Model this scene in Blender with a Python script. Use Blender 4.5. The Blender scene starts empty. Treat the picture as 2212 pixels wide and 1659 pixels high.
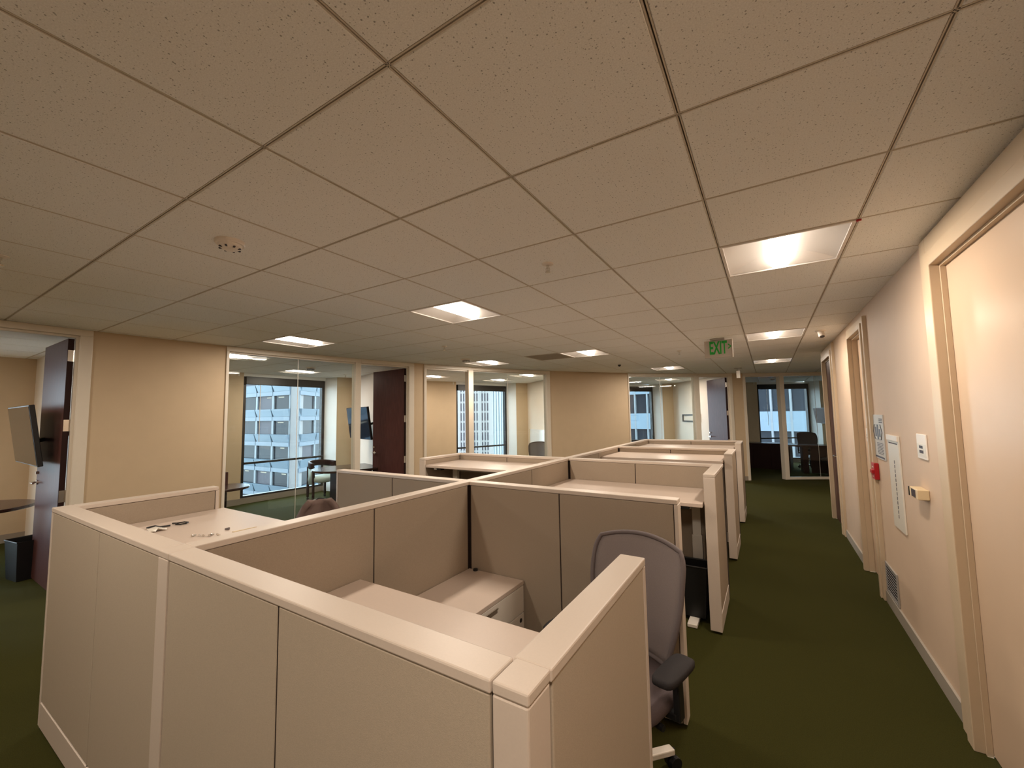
import bpy, math, random
from mathutils import Vector, Matrix
random.seed(4)
sc = bpy.context.scene
COL = sc.collection
PI = math.pi
H = 2.55                       # ceiling height
TS = 0.6096                    # ceiling module

# ------------------------------------------------------------------ camera, world, exposure
cd = bpy.data.cameras.new('camera'); cam = bpy.data.objects.new('camera', cd); COL.objects.link(cam)
yaw, pitch, roll = -0.554042254, 0.0758453986, -0.0161828711
fwd = Vector((math.sin(yaw)*math.cos(pitch), math.cos(yaw)*math.cos(pitch), math.sin(pitch)))
rgt0 = Vector((math.cos(yaw), -math.sin(yaw), 0)); up0 = rgt0.cross(fwd)
rgt = math.cos(roll)*rgt0 + math.sin(roll)*up0; upv = -math.sin(roll)*rgt0 + math.cos(roll)*up0
M = Matrix((rgt, upv, -fwd)).transposed().to_4x4(); M.translation = (0.1875, -0.6971, H-0.92065)
cam.matrix_world = M
cd.sensor_width = 36.0; cd.lens = 36.0*888.81/2212; cd.clip_start = 0.02; cd.clip_end = 600
sc.camera = cam
w = bpy.data.worlds.new('world'); sc.world = w; w.use_nodes = True
bg = w.node_tree.nodes['Background']; bg.inputs[0].default_value = (0.80, 0.90, 1.0, 1); bg.inputs[1].default_value = 12.0
LAMP = 9.0                     # radiance of the troffer lenses
WATT = 25.0                    # downlight of one troffer
LAMP_COL = (0.985, 0.85, 0.71)
sc.view_settings.view_transform = 'Standard'; sc.view_settings.look = 'None'
sc.view_settings.exposure = 0.0; sc.view_settings.gamma = 1.0
sc.view_settings.use_curve_mapping = False
cy = sc.cycles
cy.use_denoising = True
cy.max_bounces = 9; cy.diffuse_bounces = 7; cy.glossy_bounces = 4; cy.transmission_bounces = 6; cy.transparent_max_bounces = 16
cy.caustics_reflective = False; cy.caustics_refractive = False
cy.sample_clamp_indirect = 6.0

# ------------------------------------------------------------------ materials
def mat(name, col, rough=0.6, noise=0.0, nscale=40.0, bump=0.0, bscale=300.0, metal=0.0, spec=0.4, stretch=None, sheen=0.0):
    m = bpy.data.materials.new(name); m.use_nodes = True
    nt = m.node_tree; b = nt.nodes['Principled BSDF']
    b.inputs['Base Color'].default_value = (*col, 1); b.inputs['Roughness'].default_value = rough
    b.inputs['Metallic'].default_value = metal; b.inputs['Specular IOR Level'].default_value = spec
    if sheen: b.inputs['Sheen Weight'].default_value = sheen
    if noise or bump:
        g = nt.nodes.new('ShaderNodeNewGeometry'); src = g.outputs['Position']
        if stretch:
            mp = nt.nodes.new('ShaderNodeMapping'); mp.inputs['Scale'].default_value = stretch
            nt.links.new(src, mp.inputs['Vector']); src = mp.outputs['Vector']
    if noise:
        n = nt.nodes.new('ShaderNodeTexNoise'); n.inputs['Scale'].default_value = nscale; n.inputs['Detail'].default_value = 3
        nt.links.new(src, n.inputs['Vector'])
        r = nt.nodes.new('ShaderNodeMapRange'); r.inputs['From Min'].default_value = 0.3; r.inputs['From Max'].default_value = 0.7
        r.inputs['To Min'].default_value = 1-noise; r.inputs['To Max'].default_value = 1+noise
        nt.links.new(n.outputs['Fac'], r.inputs['Value'])
        mx = nt.nodes.new('ShaderNodeVectorMath'); mx.operation = 'SCALE'; mx.inputs[0].default_value = col
        nt.links.new(r.outputs['Result'], mx.inputs['Scale']); nt.links.new(mx.outputs['Vector'], b.inputs['Base Color'])
    if bump:
        n2 = nt.nodes.new('ShaderNodeTexNoise'); n2.inputs['Scale'].default_value = bscale; n2.inputs['Detail'].default_value = 2
        nt.links.new(src, n2.inputs['Vector'])
        bp = nt.nodes.new('ShaderNodeBump'); bp.inputs['Strength'].default_value = bump; bp.inputs['Distance'].default_value = 0.002
        nt.links.new(n2.outputs['Fac'], bp.inputs['Height']); nt.links.new(bp.outputs['Normal'], b.inputs['Normal'])
    return m
def emit(name, col, strength):
    m = bpy.data.materials.new(name); m.use_nodes = True; nt = m.node_tree; nt.nodes.clear()
    e = nt.nodes.new('ShaderNodeEmission'); e.inputs[0].default_value = (*col, 1); e.inputs[1].default_value = strength
    o = nt.nodes.new('ShaderNodeOutputMaterial'); nt.links.new(e.outputs[0], o.inputs[0]); return m
def thin_glass(name, tint=(0.94, 0.97, 0.96), refl=0.06):
    m = bpy.data.materials.new(name); m.use_nodes = True; nt = m.node_tree; nt.nodes.clear()
    t = nt.nodes.new('ShaderNodeBsdfTransparent'); t.inputs[0].default_value = (*tint, 1)
    g = nt.nodes.new('ShaderNodeBsdfGlossy'); g.inputs['Roughness'].default_value = 0.02
    lw = nt.nodes.new('ShaderNodeLayerWeight'); lw.inputs[0].default_value = 0.25
    r = nt.nodes.new('ShaderNodeMapRange'); r.inputs['To Min'].default_value = refl*0.4; r.inputs['To Max'].default_value = 0.5
    nt.links.new(lw.outputs['Fresnel'], r.inputs['Value'])
    x = nt.nodes.new('ShaderNodeMixShader'); nt.links.new(r.outputs['Result'], x.inputs[0])
    nt.links.new(t.outputs[0], x.inputs[1]); nt.links.new(g.outputs[0], x.inputs[2])
    o = nt.nodes.new('ShaderNodeOutputMaterial'); nt.links.new(x.outputs[0], o.inputs[0]); return m
def mesh_fabric(name, col, see=0.25):
    m = mat(name, col, 0.8, 0.10, 500, 0.3, 900); nt = m.node_tree; b = nt.nodes['Principled BSDF']
    t = nt.nodes.new('ShaderNodeBsdfTransparent'); x = nt.nodes.new('ShaderNodeMixShader'); x.inputs[0].default_value = see
    o = nt.nodes['Material Output']; nt.links.new(b.outputs[0], x.inputs[1]); nt.links.new(t.outputs[0], x.inputs[2]); nt.links.new(x.outputs[0], o.inputs[0]); return m
def tile_material():
    col = (0.90, 0.905, 0.895)
    m = mat('ceiling_tile_material', col, 0.9, 0, 1, 0); nt = m.node_tree; b = nt.nodes['Principled BSDF']
    g = nt.nodes.new('ShaderNodeNewGeometry'); mul = None; hs = []
    for sc_, lo, hi, depth in ((46.0, 0.10, 0.115, 0.54), (95.0, 0.12, 0.16, 0.40)):
        v = nt.nodes.new('ShaderNodeTexVoronoi'); v.voronoi_dimensions = '2D'; v.inputs['Scale'].default_value = sc_
        nt.links.new(g.outputs['Position'], v.inputs['Vector'])
        sep = nt.nodes.new('ShaderNodeSeparateColor'); nt.links.new(v.outputs['Color'], sep.inputs[0])
        rad = nt.nodes.new('ShaderNodeMapRange'); rad.inputs['From Min'].default_value = 0.25; rad.inputs['From Max'].default_value = 1.0
        rad.inputs['To Min'].default_value = -0.02; rad.inputs['To Max'].default_value = hi; nt.links.new(sep.outputs[0], rad.inputs['Value'])
        lt = nt.nodes.new('ShaderNodeMath'); lt.operation = 'LESS_THAN'
        nt.links.new(v.outputs['Distance'], lt.inputs[0]); nt.links.new(rad.outputs['Result'], lt.inputs[1])
        k = nt.nodes.new('ShaderNodeMath'); k.operation = 'MULTIPLY_ADD'; k.inputs[1].default_value = -depth; k.inputs[2].default_value = 1.0
        nt.links.new(lt.outputs[0], k.inputs[0]); hs.append(k.outputs[0])
    nz = nt.nodes.new('ShaderNodeTexNoise'); nz.inputs['Scale'].default_value = 260; nz.inputs['Detail'].default_value = 2
    nt.links.new(g.outputs['Position'], nz.inputs['Vector'])
    nr = nt.nodes.new('ShaderNodeMapRange'); nr.inputs['From Min'].default_value = 0.3; nr.inputs['From Max'].default_value = 0.7
    nr.inputs['To Min'].default_value = 0.92; nr.inputs['To Max'].default_value = 1.06; nt.links.new(nz.outputs['Fac'], nr.inputs['Value'])
    p = nt.nodes.new('ShaderNodeMath'); p.operation = 'MULTIPLY'; nt.links.new(hs[0], p.inputs[0]); nt.links.new(hs[1], p.inputs[1])
    p2 = nt.nodes.new('ShaderNodeMath'); p2.operation = 'MULTIPLY'; nt.links.new(p.outputs[0], p2.inputs[0]); nt.links.new(nr.outputs['Result'], p2.inputs[1])
    mx = nt.nodes.new('ShaderNodeVectorMath'); mx.operation = 'SCALE'; mx.inputs[0].default_value = col
    nt.links.new(p2.outputs[0], mx.inputs['Scale']); nt.links.new(mx.outputs['Vector'], b.inputs['Base Color'])
    bp = nt.nodes.new('ShaderNodeBump'); bp.inputs['Strength'].default_value = 0.35; bp.inputs['Distance'].default_value = 0.002
    nt.links.new(p2.outputs[0], bp.inputs['Height']); nt.links.new(bp.outputs['Normal'], b.inputs['Normal'])
    return m

TILE = tile_material()
TEE = mat('tee_metal', (0.62, 0.56, 0.48), 0.5)  # white-painted tees toned down to tan-grey; gap shade put into the colour
SLOT_SHADE = mat('tee_slot_shade', (0.05, 0.04, 0.03), 0.8)  # shade inside the tee slot, painted as a near-black strip
CARPET = mat('green_carpet', (0.038, 0.037, 0.009), 0.95, 0.22, 260, 0.9, 420, spec=0.05)
WALL_TAN = mat('tan_paint', (0.56, 0.43, 0.285), 0.6, 0.02, 6, 0.06, 260)
WALL_WHITE = mat('cream_paint', (0.61, 0.465, 0.345), 0.6, 0.015, 5, 0.05, 260, spec=0.12)
WALL_LIGHT = mat('office_white_paint', (0.76, 0.68, 0.58), 0.6, 0.015, 5, 0.05, 260)
JAMB_WHITE = mat('white_jamb_paint', (0.80, 0.80, 0.78), 0.6)
FRAME_R = mat('cream_frame_paint', (0.60, 0.475, 0.335), 0.38, 0.01, 12, spec=0.2)
FRAME = mat('frame_paint', (0.70, 0.63, 0.53), 0.32, 0.01, 12)
DOORPAINT = mat('cream_door_paint', (0.62, 0.465, 0.335), 0.35, 0.012, 4, spec=0.16)
BASEB = mat('grey_baseboard', (0.36, 0.32, 0.27), 0.5)
BASE_TAUPE = mat('taupe_baseboard', (0.30, 0.25, 0.20), 0.6)
FABRIC = mat('panel_fabric', (0.365, 0.296, 0.226), 0.85, 0.07, 330, 0.35, 700, spec=0.15)
FABRIC_L = mat('panel_laminate', (0.445, 0.375, 0.292), 0.5, 0.05, 330, 0.2, 700, spec=0.3)
TRIM = mat('panel_trim', (0.605, 0.52, 0.445), 0.4, 0.015, 200)
CORE = mat('panel_core', (0.03, 0.018, 0.014), 0.7)
LAM = mat('desk_laminate', (0.61, 0.505, 0.43), 0.33, 0.012, 120)
METAL_W = mat('white_steel', (0.74, 0.69, 0.62), 0.35)
METAL_G = mat('grey_steel', (0.42, 0.40, 0.38), 0.4, metal=0.3)
CHROME = mat('brushed_chrome', (0.75, 0.72, 0.68), 0.22, metal=1.0)
BLACK = mat('black_plastic', (0.012, 0.012, 0.013), 0.4)
BLACKM = mat('black_matte', (0.010, 0.010, 0.011), 0.75)
DARKWIN = mat('dark_window_frame', (0.018, 0.017, 0.017), 0.4)
WOOD = mat('mahogany_veneer', (0.075, 0.030, 0.026), 0.34, 0.25, 22, 0.05, 60, stretch=(6, 6, 0.25), spec=0.09)
WOOD_D = mat('mahogany_edge', (0.026, 0.011, 0.010), 0.45, spec=0.15)
DESKWOOD = mat('dark_desk_wood', (0.045, 0.022, 0.018), 0.22, 0.25, 20, 0, stretch=(0.5, 6, 6))
MESHGREY = mesh_fabric('grey_mesh', (0.26, 0.22, 0.215), 0.22)
MESHDARK = mesh_fabric('dark_mesh', (0.03, 0.028, 0.03), 0.12)
GREYPLASTIC = mat('grey_plastic', (0.15, 0.125, 0.125), 0.6, spec=0.2)
SEATGREY = mat('grey_seat_fabric', (0.105, 0.080, 0.084), 0.9, 0.12, 400, 0.4, 600)
ARMPAD = mat('arm_pad', (0.024, 0.021, 0.022), 0.7, 0.1, 300, 0.2, 500, spec=0.2)
BROWNFAB = mat('brown_upholstery', (0.13, 0.085, 0.072), 0.85, 0.1, 350, 0.3, 600)
PALEFAB = mat('pale_seafoam_upholstery', (0.50, 0.62, 0.60), 0.8, 0.06, 350, 0.2, 600)
GLASS = thin_glass('partition_glass')
WINGLASS = thin_glass('window_glass', (0.90, 0.97, 0.99), 0.05)
LENS = emit('lamp_lens', LAMP_COL, LAMP)
LENS_OFF = mat('unlit_lens', (0.55, 0.55, 0.55), 0.5)
HOUSING = mat('troffer_white', (0.80, 0.76, 0.72), 0.4)
SCREEN = mat('black_screen', (0.008, 0.008, 0.009), 0.05, spec=0.7)
SCREEN_B = mat('brown_grey_screen', (0.060, 0.042, 0.038), 0.6, spec=0.1)
RED = mat('red_plastic', (0.42, 0.010, 0.015), 0.35)
SIGNGREY = mat('sign_grey', (0.50, 0.48, 0.44), 0.5)
SIGNFACE = mat('exit_face', (0.50, 0.46, 0.42), 0.4)
GREEN = mat('exit_green', (0.015, 0.40, 0.055), 0.5)
PLASTICW = mat('white_plastic', (0.80, 0.74, 0.67), 0.4)
PAPER = mat('sheet_white', (0.72, 0.68, 0.60), 0.35)
BEIGE = mat('beige_plastic', (0.66, 0.52, 0.32), 0.5)
DARKINK = mat('dark_ink', (0.05, 0.045, 0.06), 0.6)
BLUEINK = mat('blue_grey_ink', (0.10, 0.12, 0.16), 0.6)
DIFF = mat('return_grille', (0.58, 0.53, 0.46), 0.6)
WHITEBOARD = mat('whiteboard_face', (0.74, 0.74, 0.72), 0.2)
# exterior
EXT_WHITE = mat('pale_stone', (0.151, 0.139, 0.136), 0.7, 0.03, 0.6)
EXT_BLUE = mat('blue_white_panel', (0.078, 0.108, 0.136), 0.45, 0.03, 0.4)
EXT_BLUE2 = mat('blue_grey_lip', (0.064, 0.083, 0.107), 0.5)
EXT_MULL = mat('pale_mullion', (0.097, 0.107, 0.117), 0.5)
EXT_PANE = mat('tinted_pane', (0.008, 0.010, 0.014), 0.25, spec=0.08)
EXT_PANE2 = mat('lilac_pane', (0.037, 0.033, 0.041), 0.4, spec=0.1)
STRIPE_WHITE = mat('white_tower_stone', (0.186, 0.171, 0.161), 0.7)
EXT_STRIP = emit('office_strip_light', (1.0, 0.93, 0.80), 1.2)

# ------------------------------------------------------------------ mesh builder and object helpers
class MB:
    def __init__(s): s.v = []; s.f = []
    def box(s, x0, x1, y0, y1, z0, z1):
        return s.hexa([(x0,y0),(x1,y0),(x1,y1),(x0,y1)], z0, z1)
    def hexa(s, poly, z0, z1): return s.prism(poly, z0, z1)
    def prism(s, poly, z0, z1):
        n = len(poly); b = len(s.v)
        a = sum(poly[i][0]*poly[(i+1) % n][1]-poly[(i+1) % n][0]*poly[i][1] for i in range(n))
        if a < 0: poly = poly[::-1]
        s.v += [(p[0], p[1], z0) for p in poly]+[(p[0], p[1], z1) for p in poly]
        s.f.append(tuple(b+i for i in range(n))[::-1]); s.f.append(tuple(b+n+i for i in range(n)))
        for i in range(n):
            j = (i+1) % n; s.f.append((b+i, b+j, b+n+j, b+n+i))
        return s
    def obox(s, c, u, v, w_):
        c, u, v, w_ = Vector(c), Vector(u), Vector(v), Vector(w_); b = len(s.v)
        if u.cross(v).dot(w_) < 0: u = -u
        for k in (-1, 1):
            for (i, j) in ((-1,-1),(1,-1),(1,1),(-1,1)): s.v.append(tuple(c+u*i+v*j+w_*k))
        for q in ((3,2,1,0),(4,5,6,7),(0,1,5,4),(1,2,6,5),(2,3,7,6),(3,0,4,7)): s.f.append(tuple(b+k for k in q))
        return s
    def bar(s, p, q, wid, hei, upd=(0,0,1)):
        p, q = Vector(p), Vector(q); d = (q-p)/2; u = d.normalized()
        side = u.cross(Vector(upd)); side = side.normalized() if side.length > 1e-6 else Vector((1,0,0))
        return s.obox((p+q)/2, d, side*wid/2, side.cross(u)*hei/2)
    def tube(s, pts, r, n=10, cap=True):
        pts = [Vector(p) for p in pts]; b = len(s.v); m = len(pts)
        rs = r if isinstance(r, (list, tuple)) else [r]*m
        prev = None
        for i, p in enumerate(pts):
            t = (pts[min(i+1, m-1)]-pts[max(i-1, 0)]).normalized()
            if prev is None:
                a = Vector((0,0,1)) if abs(t.z) < .9 else Vector((1,0,0)); x = t.cross(a).normalized()
            else: x = (prev-t*prev.dot(t)).normalized()
            prev = x; y = t.cross(x)
            for k in range(n): th = 2*PI*k/n; s.v.append(tuple(p+(x*math.cos(th)+y*math.sin(th))*rs[i]))
        for i in range(m-1):
            for k in range(n):
                a = b+i*n+k; c = b+i*n+(k+1) % n; s.f.append((a, c, c+n, a+n))
        if cap: s.f.append(tuple(b+k for k in range(n))[::-1]); s.f.append(tuple(b+(m-1)*n+k for k in range(n)))
        return s
    def lathe(s, prof, c=(0,0,0), n=20, axis='z'):
        b = len(s.v); m = len(prof)
        for (r, z) in prof:
            for k in range(n):
                th = 2*PI*k/n; x, y = r*math.cos(th), r*math.sin(th)
                p = (x, y, z) if axis == 'z' else ((z, x, y) if axis == 'x' else (y, z, x))
                s.v.append((p[0]+c[0], p[1]+c[1], p[2]+c[2]))
        up = 1 if prof[-1][1] >= prof[0][1] else -1
        for i in range(m-1):
            for k in range(n):
                a = b+i*n+k; d = b+i*n+(k+1) % n; f = (a, d, d+n, a+n); s.f.append(f if up > 0 else f[::-1])
        f0 = tuple(b+k for k in range(n)); f1 = tuple(b+(m-1)*n+k for k in range(n))
        s.f.append(f0[::-1] if up > 0 else f0); s.f.append(f1 if up > 0 else f1[::-1]); return s
    def grid(s, rows, closed=False):
        b = len(s.v); nr = len(rows); nc = len(rows[0])
        for r in rows: s.v += [tuple(p) for p in r]
        for i in range(nr-1):
            for j in range(nc-1): a = b+i*nc+j; s.f.append((a, a+1, a+nc+1, a+nc))
        return s
    def slab(s, rows, t):
        """a curved sheet given as a grid of points, thickened by t along its normals"""
        nr, nc = len(rows), len(rows[0]); R = [[Vector(p) for p in r] for r in rows]; back = []
        for i in range(nr):
            br = []
            for j in range(nc):
                du = R[i][min(j+1, nc-1)]-R[i][max(j-1, 0)]; dv = R[min(i+1, nr-1)][j]-R[max(i-1, 0)][j]
                n_ = du.cross(dv).normalized(); br.append(R[i][j]-n_*t)
            back.append(br)
        b = len(s.v)
        for r in R+back: s.v += [tuple(p) for p in r]
        o = nr*nc; I = lambda i, j: b+i*nc+j
        for i in range(nr-1):
            for j in range(nc-1):
                s.f.append((I(i,j), I(i,j+1), I(i+1,j+1), I(i+1,j))); s.f.append((o+I(i,j), o+I(i+1,j), o+I(i+1,j+1), o+I(i,j+1)))
        for j in range(nc-1):
            s.f.append((I(0,j), o+I(0,j), o+I(0,j+1), I(0,j+1))); s.f.append((I(nr-1,j), I(nr-1,j+1), o+I(nr-1,j+1), o+I(nr-1,j)))
        for i in range(nr-1):
            s.f.append((I(i,0), I(i+1,0), o+I(i+1,0), o+I(i,0))); s.f.append((I(i,nc-1), o+I(i,nc-1), o+I(i+1,nc-1), I(i+1,nc-1)))
        return s
    def arc(s, a0, a1, r0, r1, z0, z1, step=2.2):
        n = max(1, int(math.ceil(abs(a1-a0)/step))); A = [a0+(a1-a0)*i/n for i in range(n+1)]
        return s.prism([pol(a, r0) for a in A]+[pol(a, r1) for a in A[::-1]], z0, z1)

CCX, CCY, RR = 6.934, 0.4346, 12.514     # the tower's centre and the corridor face of the office fronts
def pol(a, r): t = math.radians(a); return (CCX-r*math.cos(t), CCY+r*math.sin(t))
def er(a): t = math.radians(a); return Vector((-math.cos(t), math.sin(t), 0))
def et(a): t = math.radians(a); return Vector((math.sin(t), math.cos(t), 0))
def P3(a, r, z): x, y = pol(a, r); return Vector((x, y, z))

MESHES = {}
def top(o):
    while o.parent: o = o.parent
    return o
def part(name, mb, m, parent=None, bevel=0.0, seg=2, smooth=False, world=True, subsurf=0):
    """link a builder's mesh as ONE object; world=True: vertices are world coordinates (the thing's location is subtracted)"""
    vs = mb.v
    if parent is not None and world:
        L = top(parent).location; vs = [(v[0]-L[0], v[1]-L[1], v[2]-L[2]) for v in vs]
    me = bpy.data.meshes.new(name); me.from_pydata(vs, [], mb.f); me.materials.append(m); me.update()
    o = bpy.data.objects.new(name, me); COL.objects.link(o)
    if parent is not None: o.parent = parent
    if smooth:
        for p in me.polygons: p.use_smooth = True
    if bevel:
        b = o.modifiers.new('bevel', 'BEVEL'); b.width = bevel; b.segments = seg; b.limit_method = 'ANGLE'; b.angle_limit = math.radians(40)
    if subsurf:
        sm = o.modifiers.new('subsurf', 'SUBSURF'); sm.levels = subsurf; sm.render_levels = subsurf
    return o
def shared(name, me, parent=None, loc=(0,0,0), rz=0.0):
    o = bpy.data.objects.new(name, me); COL.objects.link(o)
    if parent is not None: o.parent = parent
    o.location = loc; o.rotation_euler = (0, 0, rz); return o
def mesh_of(name, mb, m):
    me = bpy.data.meshes.new(name); me.from_pydata(mb.v, [], mb.f); me.materials.append(m); me.update(); return me
def tag(o, label, cat, group=None):
    o['label'] = label; o['category'] = cat; o['kind'] = 'thing'
    if group: o['group'] = group
    return o
def thing(name, loc, label, cat, group=None, rz=0.0):
    o = bpy.data.objects.new(name, None); COL.objects.link(o); o.location = loc; o.rotation_euler = (0, 0, rz)
    o.empty_display_size = 0.1
    return tag(o, label, cat, group)
def struct(name, mb, m, bevel=0.0):
    o = part(name, mb, m, None, bevel); o['kind'] = 'structure'; return o
def copy_tree(o, parent=None):
    c = o.copy(); COL.objects.link(c)
    if parent is not None: c.parent = parent
    for ch in list(o.children): copy_tree(ch, c)
    return c
def dup(o, loc, rz, label, group=None):
    c = copy_tree(o); c.location = loc; c.rotation_euler = (0, 0, rz); c['label'] = label
    if group: c['group'] = group
    return c
def text_part(name, s, size, m, parent, M4, extrude=0.001, sx=1.0, bold=0.0):
    cu = bpy.data.curves.new(name, 'FONT'); cu.offset = bold; cu.body = s; cu.size = size; cu.extrude = extrude; cu.align_x = 'CENTER'; cu.align_y = 'CENTER'
    tmp = bpy.data.objects.new('tmp', cu); COL.objects.link(tmp); bpy.context.view_layer.update()
    me = bpy.data.meshes.new_from_object(tmp.evaluated_get(bpy.context.evaluated_depsgraph_get()))
    bpy.data.objects.remove(tmp); bpy.data.curves.remove(cu)
    me.transform(Matrix.Diagonal((sx, 1, 1, 1))); me.transform(M4); me.materials.clear(); me.materials.append(m)
    L = top(parent).location; me.transform(Matrix.Translation((-L[0], -L[1], -L[2])))
    o = bpy.data.objects.new(name, me); COL.objects.link(o); o.parent = parent; return o

# ------------------------------------------------------------------ floor, ceiling, walls
OUT_R = 15.72
XW = 0.975                                   # right wall face
def plate(r): return [pol(-17+101*k/80, r) for k in range(81)]+[(5.2, pol(84, r)[1]), (5.2, -5.2), (pol(-17, r)[0]+2.0, -5.2)]
fl = struct('floor', MB().prism(plate(16.15), -0.12, 0.0), CARPET)

LIGHTS = [(0,3),(-4,3),(-8,3),(-4,8),(-7,8),(-3,13),(0,8),(0,13),(-11,3),(-13,6),(-11,10),(-10,13),(-8,12),(-5,15),(-4,18),(0,20),
          (-11,-3),(-13,-3),(-4,-2),(0,-2),(-8,-2),(-2,-6),(4,13)]
GRILLES = [(-5,8)]
cl = struct('ceiling', MB().prism(plate(16.15), H+0.13, H+0.2), TEE)
Cpos = M.translation
def px(p):
    d = Vector(p)-Cpos; z = d.dot(fwd)
    if z < 0.05: return None
    return (1106+888.81*d.dot(rgt)/z, 829.5-888.81*d.dot(upv)/z)
def in_view(i, j):
    for (a, b) in ((0,0),(1,0),(0,1),(1,1),(.5,.5)):
        q = px(((i+a)*TS, (j+b)*TS, H))
        if q and -40 < q[0] < 2250 and -40 < q[1] < 1700: return True
    return False
HT = TS/2-0.0068
bt = MB(); c_ = 0.003
bt.v = [(-HT+c_,-HT+c_,0),(HT-c_,-HT+c_,0),(HT-c_,HT-c_,0),(-HT+c_,HT-c_,0),(-HT,-HT,c_),(HT,-HT,c_),(HT,HT,c_),(-HT,HT,c_),(-HT,-HT,.02),(HT,-HT,.02),(HT,HT,.02),(-HT,HT,.02)]
bt.f = [(3,2,1,0),(0,1,5,4),(1,2,6,5),(2,3,7,6),(3,0,4,7),(4,5,9,8),(5,6,10,9),(6,7,11,10),(7,4,8,11),(8,9,10,11)]
tile_me = mesh_of('ceiling_tile', bt, TILE)
seen = []; rest = []
for i in range(-20, 13):
    for j in range(-11, 31):
        if (i, j) in LIGHTS or (i, j) in GRILLES: continue
        x, y = (i+.5)*TS, (j+.5)*TS
        r = math.hypot(x-CCX, y-CCY)
        if r > 16.1 or x > 5.3 or y < -5.3: continue
        hid = r > RR+0.3 or (x > XW+0.35 and y < 7.5)
        (rest if hid or not in_view(i, j) else seen).append((i, j, x, y))
seen.sort(key=lambda t: (t[2]-Cpos[0])**2+(t[3]-Cpos[1])**2)
for (i, j, x, y) in seen[:296]: shared('ceiling_tile', tile_me, cl, (x, y, H))
rb = MB()
for (i, j, x, y) in seen[296:]+rest:
    b0 = len(rb.v); rb.v += [(v[0]+x, v[1]+y, v[2]+H) for v in bt.v]; rb.f += [tuple(q+b0 for q in f) for f in bt.f]
o = part('ceiling_tile', rb, TILE, cl); o['kind'] = 'stuff'
def tee(axis, k, lo, hi):
    c = k*TS; m1 = MB()
    for (a, b, z0, z1) in ((-0.0062,-0.0020,H+0.001,H+0.014),(0.0020,0.0062,H+0.001,H+0.014)):
        if axis == 'y': m1.box(c+a, c+b, lo, hi, z0, z1)
        else: m1.box(lo, hi, c+a, c+b, z0, z1)
    o = part('tee_rail', m1, TEE, cl); m2 = MB()
    if axis == 'y': m2.box(c-.007, c+.007, lo, hi, H+0.014, H+0.024)
    else: m2.box(lo, hi, c-.007, c+.007, H+0.0142, H+0.0238)
    part('tee_slot_shade', m2, SLOT_SHADE, o)
def chord(c, along):
    """extent of a grid line inside the outer circle"""
    if along == 'y': d = c-CCX; h = 15.9
    else: d = c-CCY; h = 15.9
    return math.sqrt(max(h*h-d*d, 0))
for k in range(-15, 9):
    s_ = chord(k*TS, 'y')
    if s_: tee('y', k, max(-5.1, CCY-s_), min(19.4, CCY+s_))
for k in range(-8, 31):
    s_ = chord(k*TS, 'x')
    if s_: tee('x', k, max(-12.4, CCX-s_), 5.1)

# ---- corridor face of the offices (a wall that follows the round tower)
TW = 0.115
def wall_arc(a0, a1, z0=0.0, z1=H, m=WALL_TAN, name='wall_left'):
    return struct(name, MB().arc(a0, a1, RR, RR+TW, z0, z1, 1.5), m)
wall_arc(0.52, 6.05); wall_arc(18.43, 19.29); wall_arc(31.98, 41.10); wall_arc(53.51, 54.72); wall_arc(-17.0, -4.35); wall_arc(70.5, 84)
for (a0, a1) in ((18.43, 19.29), (53.51, 54.72), (0.52, 6.05), (31.98, 41.10)):
    struct('baseboard_left', MB().arc(a0, a1, RR-0.012, RR-0.0005, 0, 0.10, 1.5), BASE_TAUPE)
# radial party walls and the outer wall
for k, a in enumerate((-16.4, 1.22, 18.80, 36.46, 54.02, 71.7)):
    p, q = P3(a, RR+TW+0.001, 0), P3(a, 15.79, 0); n = et(a)*0.055
    struct('wall_office', MB().prism([(p-n)[:2], (q-n)[:2], (q+n)[:2], (p+n)[:2]], 0, H), WALL_LIGHT)
for a in (-9.9, 10.78, 28.38, 45.98, 63.58):
    e0 = a+6.55; e1 = (a if a > 0 else 10.78-17.6)+17.6-0.02
    struct('wall_window', MB().arc(e0, e1, OUT_R, OUT_R+0.42, 0, H, 1.6), WALL_TAN)
    struct('baseboard_window', MB().arc(e0, e1, OUT_R-0.012, OUT_R-0.0005, 0, 0.115, 1.6), BASE_TAUPE)
struct('wall_window', MB().arc(-17.0, -9.92, OUT_R, OUT_R+0.42, 0, H), WALL_TAN)

def wall_right(y0, y1, z0=0.0, z1=H): struct('wall_right', MB().box(XW, XW+0.14, y0, y1, z0, z1), WALL_WHITE)
YE = 7.62
D1 = (1.26, 2.22); D2 = (4.16, 4.84); D3 = (6.32, 7.24)
wall_right(-5.0, D1[0]); wall_right(D1[1], D2[0]); wall_right(D2[1], D3[0]); wall_right(D3[1], YE)
for d in (D1, D2, D3): wall_right(d[0], d[1], 2.385, H)
for (a, b) in ((-5.0, D1[0]-0.19), (D1[1]+0.19, D2[0]-0.10), (D2[1]+0.12, D3[0]-0.12), ):
    struct('baseboard_right', MB().box(XW-0.014, XW-0.0005, a, b, 0, 0.095), BASEB)
struct('wall_hall', MB().box(XW+0.14, 5.0, YE-0.14, YE, 0, H), WALL_WHITE)
struct('wall_back', MB().box(-8.0, 5.0, -5.15, -5.0, 0, H), WALL_WHITE)
struct('wall_side', MB().box(5.0, 5.15, YE, 15.0, 0, H), WALL_WHITE)
struct('wall_back', MB().prism([pol(-17.0, RR), pol(-17.0, 15.7), (pol(-17.0, 15.7)[0]-.05, pol(-17, 15.7)[1]-.15), (pol(-17.0, RR)[0], pol(-17.0, RR)[1]-.15)], 0, H), WALL_WHITE)
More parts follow.
